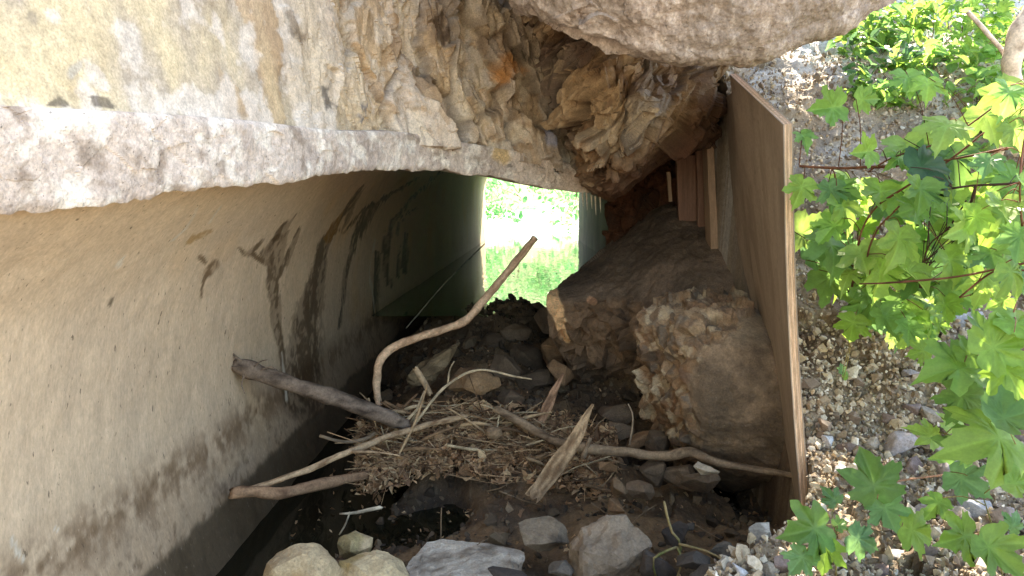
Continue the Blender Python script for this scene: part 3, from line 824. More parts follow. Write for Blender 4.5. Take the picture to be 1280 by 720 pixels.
# --- branches
def tube(pts, rad, seed=1, seg=10, step=.02, lump=.15, jag_end=False):
    pts = np.array(pts, float); n = max(int(np.sum(np.linalg.norm(np.diff(pts, axis=0), axis=1)) / step), 6)
    cpts = catmull(pts, n); rr = catmull(np.array(rad, float)[:, None], n)[:, 0]
    T = np.gradient(cpts, axis=0); T /= np.linalg.norm(T, axis=1, keepdims=True)
    u = np.array([0.13, .31, .94]); V = []
    rnd = np.random.RandomState(seed)
    wob = fbm(cpts * 9 + seed, 3, seed)
    cpts = cpts + np.stack([wob, fbm(cpts * 9 + seed, 3, seed + 7), fbm(cpts * 9 + seed, 3, seed + 3)], -1) * (np.minimum(rr[:, None] * .6, .004) + .0015)
    rr = rr * (1 + .28 * fbm(cpts * 16 + seed, 3, seed + 5))
    for k in range(n):
        s = np.cross(T[k], u); s /= np.linalg.norm(s); t_ = np.cross(s, T[k])
        for i in range(seg):
            a = 2 * math.pi * i / seg
            V.append(cpts[k] + (s * math.cos(a) + t_ * math.sin(a)) * rr[k])
    V = np.array(V)
    cr = np.repeat(cpts, seg, 0); N_ = V - cr
    V = cr + N_ * (1 + fbm(V * 30 + seed, 3, seed) * lump * 2)[:, None]
    if jag_end:
        for i in range(seg):
            V[i] -= T[0] * rnd.uniform(-.3, 1.0) * rr[0]; V[(n - 1) * seg + i] += T[-1] * rnd.uniform(-.3, 1.2) * rr[-1]
    Fc = []
    for k in range(n - 1):
        for i in range(seg):
            Fc.append((k * seg + i, k * seg + (i + 1) % seg, (k + 1) * seg + (i + 1) % seg, (k + 1) * seg + i))
    Fc.append(tuple(range(seg))[::-1]); Fc.append(tuple((n - 1) * seg + i for i in range(seg)))
    return V, Fc
def merge(parts):
    V, Fc, b = [], [], 0
    for v, f in parts:
        V.append(v); Fc += [tuple(i + b for i in q) for q in f]; b += len(v)
    return np.vstack(V), Fc
def bark_col(V, base, seed, dark=None):
    ax = V[len(V) * 3 // 4] - V[0]; ax = ax / (np.linalg.norm(ax) + 1e-9)
    al_ = (V @ ax)[:, None] * ax
    n = fbm(al_ * 14 + (V - al_) * 95 + seed, 4, seed) + .4 * fbm(V * 9 + seed, 2, seed)
    base = np.asarray(base); dark = base * .45 if dark is None else np.asarray(dark)
    return mix(base[None] * 1.1 + 0 * V, dark[None] + 0 * V, smooth(n, -.25, .55))
def flatten(V, ch, k):
    c_ = V.mean(0); ax = V[-1] - V[0]; ax /= np.linalg.norm(ax); n_ = np.cross(ax, np.cross([0, 1.0, 0], ax)); n_ /= np.linalg.norm(n_)
    ctr = c_ + ((V - c_) @ ax)[:, None] * ax; o_ = V - ctr
    side = np.cross(ax, n_); a_ = (o_ @ side)
    rid = fbm(np.stack([a_ * 90, (V - c_) @ ax * 6, 0 * a_], -1), 3, 4) * .006
    return V - ((o_ @ n_) * (1 - k))[:, None] * n_ + rid[:, None] * n_
def branch(name, label, chains, base, seed, dark=None, cat='branch', group=None, twigs=None, lump=.07, jag=False, smooth_=True):
    ps = []
    for k, ch in enumerate(chains):
        pts = [P(a, b, c) for (a, b, c, w) in ch]; rad = [w / 2 * c / F for (a, b, c, w) in ch]
        ps.append(tube(pts, rad, seed + k, (18 if 'splint' in name else 12) if max(rad) > .008 else 6, step=.012 if max(rad) > .008 else .02, lump=lump, jag_end=jag))
    V, Fc = merge(ps)
    if name == 'splintered_stick': V = flatten(V, chains, .3); smooth_ = False
    org = V[0].copy()
    o = mesh_obj(name, V - org, Fc, M_bark, None, bark_col(V, base, seed, dark), smooth_)
    o.location = tuple(org)
    return tag(o, label, cat, group)
branch('branch', 'long pale peeled branch curving up across the far opening like an S', [[(474, 506, 3.35, 7.8), (471, 480, 3.35, 9.4), (474, 455, 3.36, 10.9), (487, 437, 3.4, 10.1), (515, 424, 3.45, 10.1), (550, 413, 3.5, 10.1), (580, 402, 3.55, 10.9), (603, 378, 3.6, 10.1), (626, 350, 3.65, 10.1), (648, 322, 3.7, 9.4), (668, 297, 3.75, 8.6)]], rgb(212, 178, 144), 5, rgb(164, 128, 98), lump=.08)
branch('log', 'thick grey barked log leaning on the stained wall', [[(297, 456, 2.75, 19), (312, 462, 2.77, 23), (330, 469, 2.8, 20), (380, 485, 2.85, 21), (430, 502, 2.9, 20), (475, 518, 2.95, 20), (508, 532, 3.0, 18)], [(318, 458, 2.74, 2), (326, 452, 2.73, 1.5), (334, 450, 2.72, 1)], [(306, 466, 2.74, 2.5), (302, 480, 2.73, 2), (306, 492, 2.72, 1)], [(326, 462, 2.74, 2), (338, 458, 2.74, 1.5), (346, 462, 2.73, 1)], [(300, 450, 2.74, 5), (293, 444, 2.74, 3), (290, 440, 2.74, 1)], [(298, 460, 2.74, 4), (291, 464, 2.74, 2), (288, 462, 2.74, 1)]], rgb(122, 106, 92), 9, rgb(58, 46, 38), cat='log', jag=True)
branch('stick', 'long pale stick slanting from the water up to the leaf pile', [[(296, 618, 2.45, 9), (330, 606, 2.5, 8), (380, 588, 2.6, 8), (430, 568, 2.7, 8), (480, 548, 2.85, 8), (530, 532, 3.0, 8), (588, 519, 3.1, 7)], [(440, 565, 2.7, 4), (470, 566, 2.7, 3), (500, 570, 2.7, 2)]], rgb(178, 150, 118), 12, rgb(120, 92, 66))
branch('stick', 'short stout brown stick with a rounded broken end beneath the long pale one', [[(294, 616, 2.42, 15), (320, 615, 2.46, 16), (350, 617, 2.5, 17), (385, 610, 2.6, 15), (420, 602, 2.7, 14), (455, 594, 2.8, 12)]], rgb(150, 118, 90), 14, rgb(98, 70, 50), jag=True)
branch('splintered_stick', 'flat pale splintered stake leaning in front of the leaf pile', [[(668, 617, 2.6, 20), (690, 590, 2.6, 22), (712, 560, 2.62, 20), (728, 532, 2.64, 14), (741, 507, 2.66, 4)]], rgb(172, 144, 112), 17, rgb(110, 84, 60), jag=True)
branch('splintered_stick', 'smaller upright reddish splinter beside the dark hole', [[(676, 527, 3.1, 12), (686, 505, 3.1, 13), (694, 486, 3.12, 9), (703, 467, 3.15, 3)]], rgb(164, 128, 100), 19, rgb(104, 76, 56), jag=True)
branch('branch', 'long crooked branch lying low from the pile to the plywood board', [[(620, 512, 3.05, 12), (655, 530, 3.0, 13), (690, 550, 2.9, 12), (730, 560, 2.8, 13), (780, 565, 2.75, 12), (830, 570, 2.7, 13), (862, 566, 2.66, 12), (890, 576, 2.6, 11), (930, 584, 2.55, 9), (965, 590, 2.5, 8), (996, 595, 2.45, 6)], [(728, 572, 2.78, 8), (733, 560, 2.78, 7), (738, 547, 2.78, 5)]], rgb(140, 118, 94), 23, rgb(84, 66, 50))
branch('twig', 'thin mossy forked twig rising from the bottom rocks', [[(846, 700, 1.95, 4), (852, 680, 1.95, 3.2), (842, 668, 1.95, 3.2), (836, 652, 1.95, 3.2), (833, 640, 1.96, 3.6), (830, 627, 1.97, 3.6)], [(849, 679, 1.95, 4), (870, 685, 1.93, 4), (895, 695, 1.9, 3), (915, 710, 1.88, 2)], [(846, 683, 1.95, 4), (828, 690, 1.93, 4), (816, 700, 1.9, 3), (820, 722, 1.9, 3)], [(846, 684, 1.95, 4), (852, 700, 1.92, 3), (846, 722, 1.9, 3)]], rgb(130, 112, 78), 29, rgb(88, 92, 44), cat='twig')
branch('twig', 'pale hair-thin twig arching over the leaf pile towards the dark hole', [[(500, 560, 3.0, 3), (540, 500, 3.05, 4), (570, 474, 3.1, 4), (600, 462, 3.12, 3), (640, 470, 3.12, 3), (665, 474, 3.12, 2)], [(560, 480, 3.1, 3), (562, 462, 3.1, 2), (568, 452, 3.1, 2)]], rgb(186, 166, 134), 31, cat='twig')
branch('twig', 'straight slender twig standing diagonal across the left of the leaf pile', [[(480, 600, 2.9, 3), (500, 566, 2.92, 4), (518, 530, 2.95, 4), (530, 495, 3.0, 3), (534, 480, 3.0, 2)]], rgb(176, 146, 110), 32, cat='twig')
branch('twig', 'wispy brown twig curving upright beside the crumbled slab end', [[(786, 556, 2.9, 3), (790, 535, 2.9, 2.5), (791, 518, 2.9, 2), (785, 505, 2.9, 1.5)]], rgb(170, 146, 120), 33, cat='twig')
branch('twig', 'white tipped twig floating above the dark water', [[(424, 642, 2.4, 2), (445, 640, 2.4, 4), (475, 634, 2.4, 5), (476, 636, 2.4, 3)], [(438, 640, 2.4, 2.5), (432, 655, 2.4, 2.5), (424, 668, 2.4, 2)]], rgb(190, 176, 150), 34, cat='twig')
branch('root', 'thin pale root line running along the foot of the left wall into the dark', [[(508, 410, 4.6, 1.5), (560, 350, 5.4, 1.5), (606, 305, 6.5, 1.5)]], rgb(170, 160, 140), 35, cat='root')
branch('branch', 'thin crooked grey stick sticking out left over the water from the pile', [[(400, 545, 2.9, 4), (430, 553, 2.9, 5), (455, 549, 2.95, 5), (470, 540, 3.0, 5)]], rgb(150, 130, 106), 36)
branch('stick', 'stubby broken stick upright at the top of the leaf pile', [[(536, 492, 3.2, 8), (528, 476, 3.2, 8), (520, 462, 3.2, 7)]], rgb(178, 152, 120), 37, jag=True)

# tangle of twigs in the pile: individual short sticks
rnd = random.Random(11)
twig_src = None
for k in range(85):
    px0 = rnd.uniform(460, 760); py0 = np.interp(px0, [450, 560, 700, 760], [548, 515, 545, 575]) + rnd.uniform(-22, 42)
    L_ = rnd.uniform(30, 90); a = rnd.gauss(0, .55)
    Y0 = 3.25 - (py0 - 500) * .0042 - .08; w = rnd.choice([1.5, 2, 2, 2.5, 3, 5])
    ch = [(px0 - math.cos(a) * L_ / 2, py0 + math.sin(a) * L_ / 2, Y0 + .03, w), (px0, py0 + rnd.uniform(-6, 6), Y0, w * .9), (px0 + math.cos(a) * L_ / 2, py0 - math.sin(a) * L_ / 2, Y0 + .04, w * .5)]
    colr = [rgb(172, 144, 110), rgb(130, 102, 74), rgb(190, 168, 134), rgb(104, 80, 58)][k % 4]
    branch('twig', 'loose dry twig tangled in the pile of dead leaves', [ch], colr, 60 + k, cat='twig', group='dry twigs tangled in the leaf pile')
for k in range(16):
    px0 = rnd.uniform(480, 900); py0 = rnd.uniform(600, 715) if k % 2 else rnd.uniform(560, 630)
    q = PZ(px0, py0, -1.06); Y0 = q[1] - .05; L_ = rnd.uniform(20, 60); a = rnd.gauss(.2, .6); w = rnd.uniform(1.5, 3)
    ch = [(px0 - math.cos(a) * L_ / 2, py0 + math.sin(a) * L_ / 2, Y0 , w), (px0, py0 + rnd.uniform(-4, 4), Y0, w * .9), (px0 + math.cos(a) * L_ / 2, py0 - math.sin(a) * L_ / 2, Y0 + .02, w * .5)]
    branch('twig', 'fine twig lying on the dark soil and stones of the stream bed', [ch], rgb(132, 108, 82), 120 + k, cat='twig', group='fine twigs on the stream bed')

# --- leaf litter heap (uncountable)
def litter(name, n, fpos, size, seed, pal):
    rs = np.random.RandomState(seed); V = []; Fc = []; Cc = []
    for k in range(n):
        q = fpos(rs)
        s = size * math.exp(rs.normal(0, .35))
        R_ = rot_np(rs.uniform(-1.1, 1.1), rs.uniform(-1.1, 1.1), rs.uniform(0, 6.3))
        out = np.array([(-.5, 0, 0), (-.2, .28, .1), (.1, .36, .12), (.35, .15, .05), (.6, 0, -.05), (.3, -.2, .1), (0, -.34, .16), (-.3, -.22, .06)]) * s
        out[:, 2] *= rs.uniform(-1.5, 2.5)
        out += rs.normal(0, .07 * s, out.shape); out[:, 1] *= rs.uniform(.25, 1)
        b = len(V)
        V += list(out @ R_.T + q); V.append(np.array([0, 0, -.05 * s]) @ R_.T + q)
        Fc += [(b + i, b + (i + 1) % 8, b + 8) for i in range(8)]
        cl = pal[rs.randint(len(pal))] * rs.uniform(.75, 1.2)
        Cc += [cl] * 9
    return mesh_obj(name, V, Fc, M_litter, None, np.array(Cc))
LP = [rgb(176, 142, 104), rgb(146, 112, 80), rgb(200, 170, 130), rgb(116, 88, 64), rgb(190, 152, 114)]
def lpos(rs):
    while True:
        px0 = rs.uniform(445, 770); c0 = np.interp(px0, [445, 560, 700, 770], [572, 545, 560, 585])
        py0 = c0 + rs.normal(0, 22)
        if c0 - 50 < py0 < c0 + 50: break
    Y0 = 3.28 - (py0 - 500) * .0045 + rs.uniform(-.05, .05)
    return P(px0, py0, Y0)
lo = litter('leaf_litter', 8000, lpos, .026, 5, LP)
tag(lo, 'heap of brown dead leaves and wood bits in the middle of the stream', 'leaf litter', kind='stuff')
def lpos2(rs):
    x = rs.uniform(-.9, .9); y = rs.uniform(1.9, 4.6)
    return np.array([x, y, max(bed_z(x, y), WZ) + .012])
lo = litter('leaf_scatter', 700, lpos2, .018, 6, LP)
tag(lo, 'bits of dead leaf strewn over the soil and rubble of the bed', 'leaf litter', kind='stuff')

lo = litter('leaf_litter', 420, lpos, .055, 15, LP)
tag(lo, 'larger curled dead leaves on top of the leaf heap', 'leaf litter', kind='stuff')
rs = np.random.RandomState(44); V, Fc, Cc = [], [], []
for k in range(750):
    q = lpos(rs) + np.array([0, -.02, .012]); L_ = .034 * math.exp(rs.normal(0, .5)); w = rs.uniform(.0008, .0024)
    a = rs.normal(0, .7); dr = np.array([math.cos(a), rs.normal(0, .5), math.sin(a) * .7]); dr /= np.linalg.norm(dr)
    sd_ = np.cross(dr, [0, 1, .2]); sd_ /= np.linalg.norm(sd_); up_ = np.cross(sd_, dr); b = len(V); bend = up_ * rs.normal(0, .15) * L_
    for c0, r_ in ((q - dr * L_, w), (q + bend, w), (q + dr * L_, w * .4)):
        V += [c0 + sd_ * r_, c0 - sd_ * r_ * .5 + up_ * r_ * .87, c0 - sd_ * r_ * .5 - up_ * r_ * .87]
    Fc += [(b + 3 * g + i_, b + 3 * g + (i_ + 1) % 3, b + 3 * g + 3 + (i_ + 1) % 3, b + 3 * g + 3 + i_) for g in (0, 1) for i_ in range(3)]
    Cc += [[rgb(164, 132, 98), rgb(130, 102, 74), rgb(186, 156, 120), rgb(96, 74, 54)][rs.randint(4)]] * 9
tag(mesh_obj('dry_straw', V, Fc, M_litter, None, np.array(Cc)), 'fine dry straws and rootlets matted through the leaf heap', 'straw', kind='stuff')

# --- foreground stones
stone('boulder', 'large rounded cream boulder, leftmost at the bottom edge', 378, 722, 1.92, 96, 76, rgb(184, 162, 126), 3, npts=60, sub=4, rough=.05, boxy=0, tint=rgb(150, 120, 80), cat='boulder', sharp=False)
stone('boulder', 'broad rounded cream boulder at the bottom edge, right of the leftmost', 462, 726, 1.95, 104, 64, rgb(186, 166, 130), 4, npts=60, sub=4, rough=.06, boxy=0, tint=rgb(140, 120, 70), cat='boulder', sharp=False)
stone('boulder', 'small cream stone with a moss patch behind the two boulders', 443, 682, 2.1, 46, 34, rgb(178, 156, 120), 8, npts=40, sub=3, rough=.05, boxy=.1, tint=rgb(124, 112, 72), cat='boulder', sharp=False)
stone('flat_stone', 'wide bleached grey flat slab of stone pitted with dark holes at the bottom', 575, 708, 2.15, 158, 15, rgb(176, 166, 150), 12, rot=(RAD(4), RAD(-4), 0), depth=.34, npts=22, sub=4, rough=.2, boxy=.15, tint=rgb(96, 82, 66), cat='stone')
stone('flat_stone', 'greyish low pitted stone between the bleached slab and the grey block', 678, 668, 2.25, 66, 32, rgb(120, 106, 88), 13, rot=(RAD(14), RAD(6), 0), depth=.16, npts=18, sub=3, rough=.08, tint=rgb(60, 52, 44))
stone('stone_block', 'big angular grey block of stone at the bottom centre', 764, 688, 2.05, 112, 84, rgb(132, 116, 98), 25, rot=(RAD(12), RAD(-24), RAD(10)), npts=12, sub=4, rough=.08, boxy=.3, tint=rgb(104, 84, 64), cat='stone block')
stone('stone', 'small square tan stone above the big grey block', 772, 611, 2.5, 28, 26, rgb(128, 104, 78), 27, rot=(0, RAD(10), 0), npts=10, boxy=.6)
stone('stone', 'brightest white stone beside the foot of the plywood', 948, 672, 1.98, 46, 42, rgb(188, 182, 172), 31, rot=(0, RAD(-20), 0), npts=11, boxy=.3, tint=rgb(110, 100, 88))
stone('stone', 'white flake resting on the low crooked branch', 883, 584, 2.5, 38, 20, rgb(196, 180, 156), 33, rot=(RAD(20), RAD(10), 0), npts=9)
stone('stone', 'pale round stone wedged in the twigs of the leaf pile', 618, 541, 2.95, 20, 14, rgb(150, 124, 96), 35, npts=40, sharp=False)
stone('stone', 'large tan stone under the twigs at the head of the leaf pile', 592, 478, 3.35, 66, 46, rgb(140, 112, 82), 36, rot=(0, RAD(-10), 0), npts=14, rough=.1, tint=rgb(84, 64, 46))
stone('stone', 'long tan rock lying diagonally above the pile beside the peeled branch', 545, 455, 3.7, 84, 28, rgb(132, 112, 84), 37, rot=(0, RAD(-38), 0), npts=16, rough=.12, tint=rgb(84, 70, 52))
i = 0
rub = [(600, 412, 40, 30, 5.2), (628, 404, 34, 26, 5.4), (645, 425, 40, 34, 5.0), (612, 436, 44, 32, 4.7), (668, 408, 30, 24, 5.3), (688, 400, 34, 30, 5.0), (660, 448, 44, 32, 4.5), (692, 440, 36, 34, 4.4), (632, 462, 40, 28, 4.2), (668, 476, 40, 30, 4.0), (700, 466, 30, 26, 3.95), (598, 456, 30, 24, 4.4), (580, 434, 30, 22, 4.9), (574, 410, 30, 20, 5.3), (648, 388, 30, 16, 5.7), (672, 388, 34, 18, 5.6), (618, 388, 26, 14, 5.7), (706, 414, 24, 24, 4.8),
       (770, 520, 40, 24, 3.4), (800, 548, 36, 24, 3.1), (776, 538, 30, 18, 3.2), (824, 556, 30, 40, 3.0), (750, 540, 40, 16, 3.2), (846, 592, 50, 30, 2.75), (820, 590, 34, 30, 2.75), (760, 585, 20, 16, 2.7), (800, 612, 30, 20, 2.6), (875, 602, 44, 26, 2.62), (770, 632, 24, 16, 2.5),
       (640, 500, 30, 22, 3.4), (665, 505, 26, 20, 3.6)]
for (x, y, w, h, Y) in rub:
    i += 1
    stone('rubble_stone', 'dark brown broken stone in the rubble of the stream bed', x, y, Y, w * 1.2, h * 1.2, [rgb(126, 104, 82), rgb(104, 86, 68), rgb(142, 110, 80)][i % 3], 200 + i, rot=(rnd.uniform(-.4, .4), rnd.uniform(-.6, .6), 0), npts=12, sub=2, rough=.06, group='dark rubble stones between the walls')
for (x, y, w, h, Y) in [(822, 706, 46, 34, 1.95), (865, 708, 40, 34, 1.9), (900, 690, 30, 24, 2.0), (845, 668, 34, 22, 2.2), (856, 655, 22, 14, 2.3), (700, 712, 30, 20, 2.0), (640, 722, 60, 24, 1.9), (890, 720, 50, 26, 1.85)]:
    i += 1
    stone('bed_stone', 'dark wet stone at the bottom between the grey block and the bank', x, y, Y, w * 1.15, h * 1.15, [rgb(80, 72, 64), rgb(92, 84, 74), rgb(66, 58, 52)][i % 3], 300 + i, rot=(rnd.uniform(-.4, .4), rnd.uniform(-.5, .5), 0), npts=13, sub=2, group='dark wet stones along the bottom')

# --- bank stones: on the surface of the bank
from mathutils.bvhtree import BVHTree
bvh = BVHTree.FromPolygons([Vector(v) for v in bk.reshape(-1, 3)], grid_faces(*bk.shape[:2]))
def bank_hit(x, y):
    d = P(x, y, 1.0); d = Vector(d).normalized()
    h = bvh.ray_cast(Vector((0, 0, 0)), d)
    return h[0], h[1], h[3]
def bank_Y(x, y, default=2.5):
    h = bank_hit(x, y)
    return h[0].y if h[0] is not None else default
bst = [(1128, 560, 46, 46), (1150, 590, 40, 36), (1098, 556, 36, 22), (1062, 560, 34, 22), (1035, 552, 28, 18), (1180, 590, 40, 50), (1140, 512, 26, 24), (1168, 520, 40, 26), (1205, 520, 40, 28), (1218, 640, 46, 34), (1255, 650, 40, 50), (1262, 590, 44, 36), (1192, 650, 36, 40), (1165, 690, 40, 26), (1120, 690, 40, 26), (1215, 700, 44, 22), (1098, 712, 34, 16), (1245, 700, 30, 24), (1188, 350, 30, 24), (1210, 400, 36, 24), (1140, 470, 24, 16), (1275, 540, 30, 36), (1172, 560, 30, 22), (1112, 524, 22, 16), (1055, 590, 24, 18), (1080, 690, 30, 20), (975, 704, 30, 22), (960, 712, 28, 20), (1010, 712, 34, 18), (925, 716, 30, 16), (1150, 640, 24, 20), (1100, 640, 22, 16)]
for (x, y, w, h) in bst:
    i += 1
    Y = bank_Y(x, y, 2.0)
    stone('bank_stone', 'grey or purplish loose stone lying on the gravel bank among the leaves', x, y, Y - .01, w, h, [rgb(150, 142, 142), rgb(126, 110, 106), rgb(160, 150, 138), rgb(112, 96, 88), rgb(172, 172, 176)][i % 5], 400 + i, rot=(rnd.uniform(-.4, .4), rnd.uniform(-.6, .6), rnd.uniform(-.5, .5)), npts=12, sub=3, group='larger loose stones on the bank')
# gravel: uncountable
protos = [rock_mesh((1, .8, .62), 900 + k, 11, 0, .02, .2, False) for k in range(8)]
rs = np.random.RandomState(3)
V, Fc, Cc, b = [], [], [], 0
flat = bk; nub, nvb = bk.shape[:2]
nbk = normals(bk)
cnt = 0
palg = [rgb(190, 178, 158), rgb(168, 152, 130), rgb(204, 194, 178), rgb(150, 132, 110), rgb(134, 118, 104), rgb(180, 160, 132)]
pxb, pyb = proj(bk)
inview = np.argwhere((pxb > 860) & (pxb < 1420) & (pyb > -20) & (pyb < 800) & (bk[..., 1] < 7))
area_w = bk[..., 1][inview[:, 0], inview[:, 1]]
while cnt < 21000:
    ii, jj = inview[rs.randint(len(inview))]
    p0 = bk[ii, jj]; x, y = pxb[ii, jj], pyb[ii, jj]
    dens = .5 + .5 * smooth(fbm(p0[None] * 3.5, 3, 88)[0], -.35, .05)
    if y < 100: dens *= .6
    if rs.rand() > dens: continue
    s = .0115 * math.exp(rs.normal(0, .38)) * (1.0 if y > 300 else .85)
    if rs.rand() < .05: s *= 2
    vv, ff = protos[rs.randint(8)]
    R_ = rot_np(*rs.uniform(0, 6.28, 3))
    q = vv @ R_.T * s * 1.3 + p0 + nbk[ii, jj] * s * rs.uniform(.0, .5) + rs.normal(0, .006, 3)
    V.append(q); Fc += [tuple(t_ + b for t_ in f) for f in ff]; b += len(q)
    Cc.append(np.repeat((palg[rs.randint(6)] * rs.uniform(.7, 1.1))[None], len(q), 0))
    cnt += 1
go = mesh_obj('gravel', np.vstack(V), Fc, M_gravel, None, np.vstack(Cc))
tag(go, 'pale crushed gravel covering the bank beside the plywood', 'gravel', kind='stuff')

# small stones on the bed: uncountable crumbs
V, Fc, Cc, b = [], [], [], 0
for k in range(4200):
    x = rs.uniform(-1.0, 1.1); y = rs.uniform(1.5, 6.0)
    z0 = bed_z(x, y)
    if z0 < WZ - .03: continue
    s = .016 * math.exp(rs.normal(0, .55))
    vv, ff = protos[rs.randint(8)]
    q = vv @ rot_np(*rs.uniform(0, 6.28, 3)).T * s * 1.5 + np.array([x, y, z0 + s * .2])
    V.append(q); Fc += [tuple(t_ + b for t_ in f) for f in ff]; b += len(q)
    Cc.append(np.repeat(([rgb(104, 86, 66), rgb(84, 70, 54), rgb(128, 108, 84), rgb(70, 58, 46)][rs.randint(4)] * rs.uniform(.7, 1.1))[None], len(q), 0))
go = mesh_obj('stone_crumbs', np.vstack(V), Fc, M_gravel, None, np.vstack(Cc))
tag(go, 'brown stone crumbs and grit strewn over the stream bed', 'rubble', kind='stuff')
# crumbs lying on the fallen slabs' broken ends
# ================================================================== PLANTS
half = [(0, 0), (.12, -.12), (.26, -.10), (.38, -.02), (.44, .03), (.58, .06), (.56, .15), (.62, .22), (.50, .27), (.42, .32), (.52, .38), (.56, .50), (.66, .56), (.70, .72), (.57, .70), (.50, .78), (.38, .72), (.27, .66), (.26, .78), (.31, .88), (.20, .93), (.16, 1.04), (.07, 1.08), (0, 1.24)]
outline = half + [(-x, y) for x, y in half[-2:0:-1]]
lobes = [((0, 0), (0, 1.2)), ((0, 0), (.6, .74)), ((0, 0), (-.6, .74)), ((0, 0), (.55, .14)), ((0, 0), (-.55, .14))]
def leaf_mesh(size, fold, curl, rs, base, lobed=True):
    """one palmate leaf as rings between its stalk point and its toothed outline: verts, faces, colours; the tip lies along +Y"""
    O = np.array(outline if lobed else [(0, 0), (.16, .05), (.28, .25), (.33, .5), (.26, .75), (.12, .98), (0, 1.2), (-.12, .98), (-.26, .75), (-.33, .5), (-.28, .25), (-.16, .05)])
    if lobed: O = O * (1 + rs.normal(0, .035, O.shape)) * np.array([rs.uniform(.9, 1.1), 1])
    c0 = np.array([0, .30])
    V, Fc, Cc = [], [], []
    rings = (1.0, .66, .33); n = len(O)
    for r in rings:
        V += list(c0 + (O - c0) * r)
    V.append(c0); V = np.array(V)
    for k in range(len(rings) - 1):
        for i in range(n):
            Fc.append((k * n + i, k * n + (i + 1) % n, (k + 1) * n + (i + 1) % n, (k + 1) * n + i))
    for i in range(n): Fc.append(((len(rings) - 1) * n + i, (len(rings) - 1) * n + (i + 1) % n, len(rings) * n))
    dv = np.full(len(V), 9.0)
    for (a, b_) in (lobes if lobed else lobes[:1]):
        a = np.array(a); b_ = np.array(b_); t_ = np.clip(((V - a) @ (b_ - a)) / ((b_ - a) @ (b_ - a)), 0, 1)
        dv = np.minimum(dv, np.linalg.norm(V - a - t_[:, None] * (b_ - a), axis=1))
    z_ = abs(V[:, 0]) * fold + np.minimum(dv, .2) * .35 - curl * ((V[:, 1] - .3) ** 2 + V[:, 0] ** 2 * .8) + rs.normal(0, .01, len(V))
    z_ += np.sin(V[:, 0] * 7 + rs.uniform(0, 6)) * .02
    vein = smooth(dv, .035, .0)
    col_ = mix(base[None] + 0 * V[:, :1], np.minimum(base * 1.5 + .02, 1)[None] + 0 * V[:, :1], vein * .5)
    return np.column_stack([V, z_]) * size, Fc, col_
def orient(nrm, tip):
    nrm = np.array(nrm, float); nrm /= np.linalg.norm(nrm); tip = np.array(tip, float); tip -= nrm * (tip @ nrm); tip /= np.linalg.norm(tip) + 1e-9
    x = np.cross(tip, nrm)
    return np.stack([x, tip, nrm], 1)
G_bright = [np.array((.19, .34, .06)), np.array((.15, .31, .06)), np.array((.22, .36, .08)), np.array((.13, .28, .07))]
G_mid = [np.array((.12, .25, .045)), np.array((.09, .20, .045)), np.array((.14, .27, .04)), np.array((.10, .23, .08))]
G_dark = [np.array((.035, .095, .04)), np.array((.05, .12, .05))]
rsL = np.random.RandomState(21)
def plant(name, label, leaves, stems, cat='plant', group=None, stemcol=rgb(120, 84, 60)):
    """leaves: (px, py, Y, size in px, tip angle in deg (0 = up, clockwise), palette); stems: chains of (px, py, Y, w)"""
    ps, lp = [], []
    for k, ch in enumerate(stems):
        ps.append(tube([P(a, b_, c_) for a, b_, c_, w in ch], [w * .34 * c_ / F for a, b_, c_, w in ch], 500 + k, 6, lump=.1))
    anchor = np.concatenate([v for v, f in ps]) if ps else None
    Vl, Fl, Cl, bb = [], [], [], 0
    for (x, y, Y, s, ang, palt) in leaves:
        base = palt[rsL.randint(len(palt))] * rsL.uniform(.85, 1.15)
        s = s * .86 * math.exp(rsL.normal(0, .16)); sz = s * Y / F / 1.15
        v, f, cc = leaf_mesh(sz, rsL.uniform(-.1, .55), rsL.uniform(-.2, .7), rsL, base)
        a = RAD(ang)
        nr = np.array([rsL.normal(0, .35), -1 + rsL.normal(0, .2), .55 + rsL.normal(0, .35)])
        R_ = orient(nr, [math.sin(a), rsL.normal(0, .2), math.cos(a)])
        pc = P(x, y, Y)
        q = (v - np.array([0, .45 * sz, 0])) @ R_.T + pc
        Vl.append(q); Fl += [tuple(t_ + bb for t_ in ff) for ff in f]; bb += len(q); Cl.append(cc)
        # leaf stalk from the leaf base to the nearest stem
        st = (np.array([0, -.45 * sz, 0])) @ R_.T + pc
        if anchor is not None:
            dd = np.linalg.norm(anchor - st, axis=1); j = int(np.argmin(dd))
            if dd[j] < .55:
                mid = (st + anchor[j]) / 2 + np.array([0, -.01, .015])
                ps.append(tube([st, mid, anchor[j]], [.0011, .0012, .0014], 3, 4, step=.03, lump=0))
    root = empty(name, tuple(ps[0][0][0]) if ps else tuple(Vl[0][0]))
    tag(root, label, cat, group)
    off = np.array(root.location)
    Vl = np.vstack(Vl)
    mesh_obj('foliage', Vl - off, Fl, M_leaf, root, np.vstack(Cl), True)
    if ps:
        V, Fc = merge(ps)
        mesh_obj('stem', V - off, Fc, M_bark, root, bark_col(V, stemcol, 3), True)
    return root
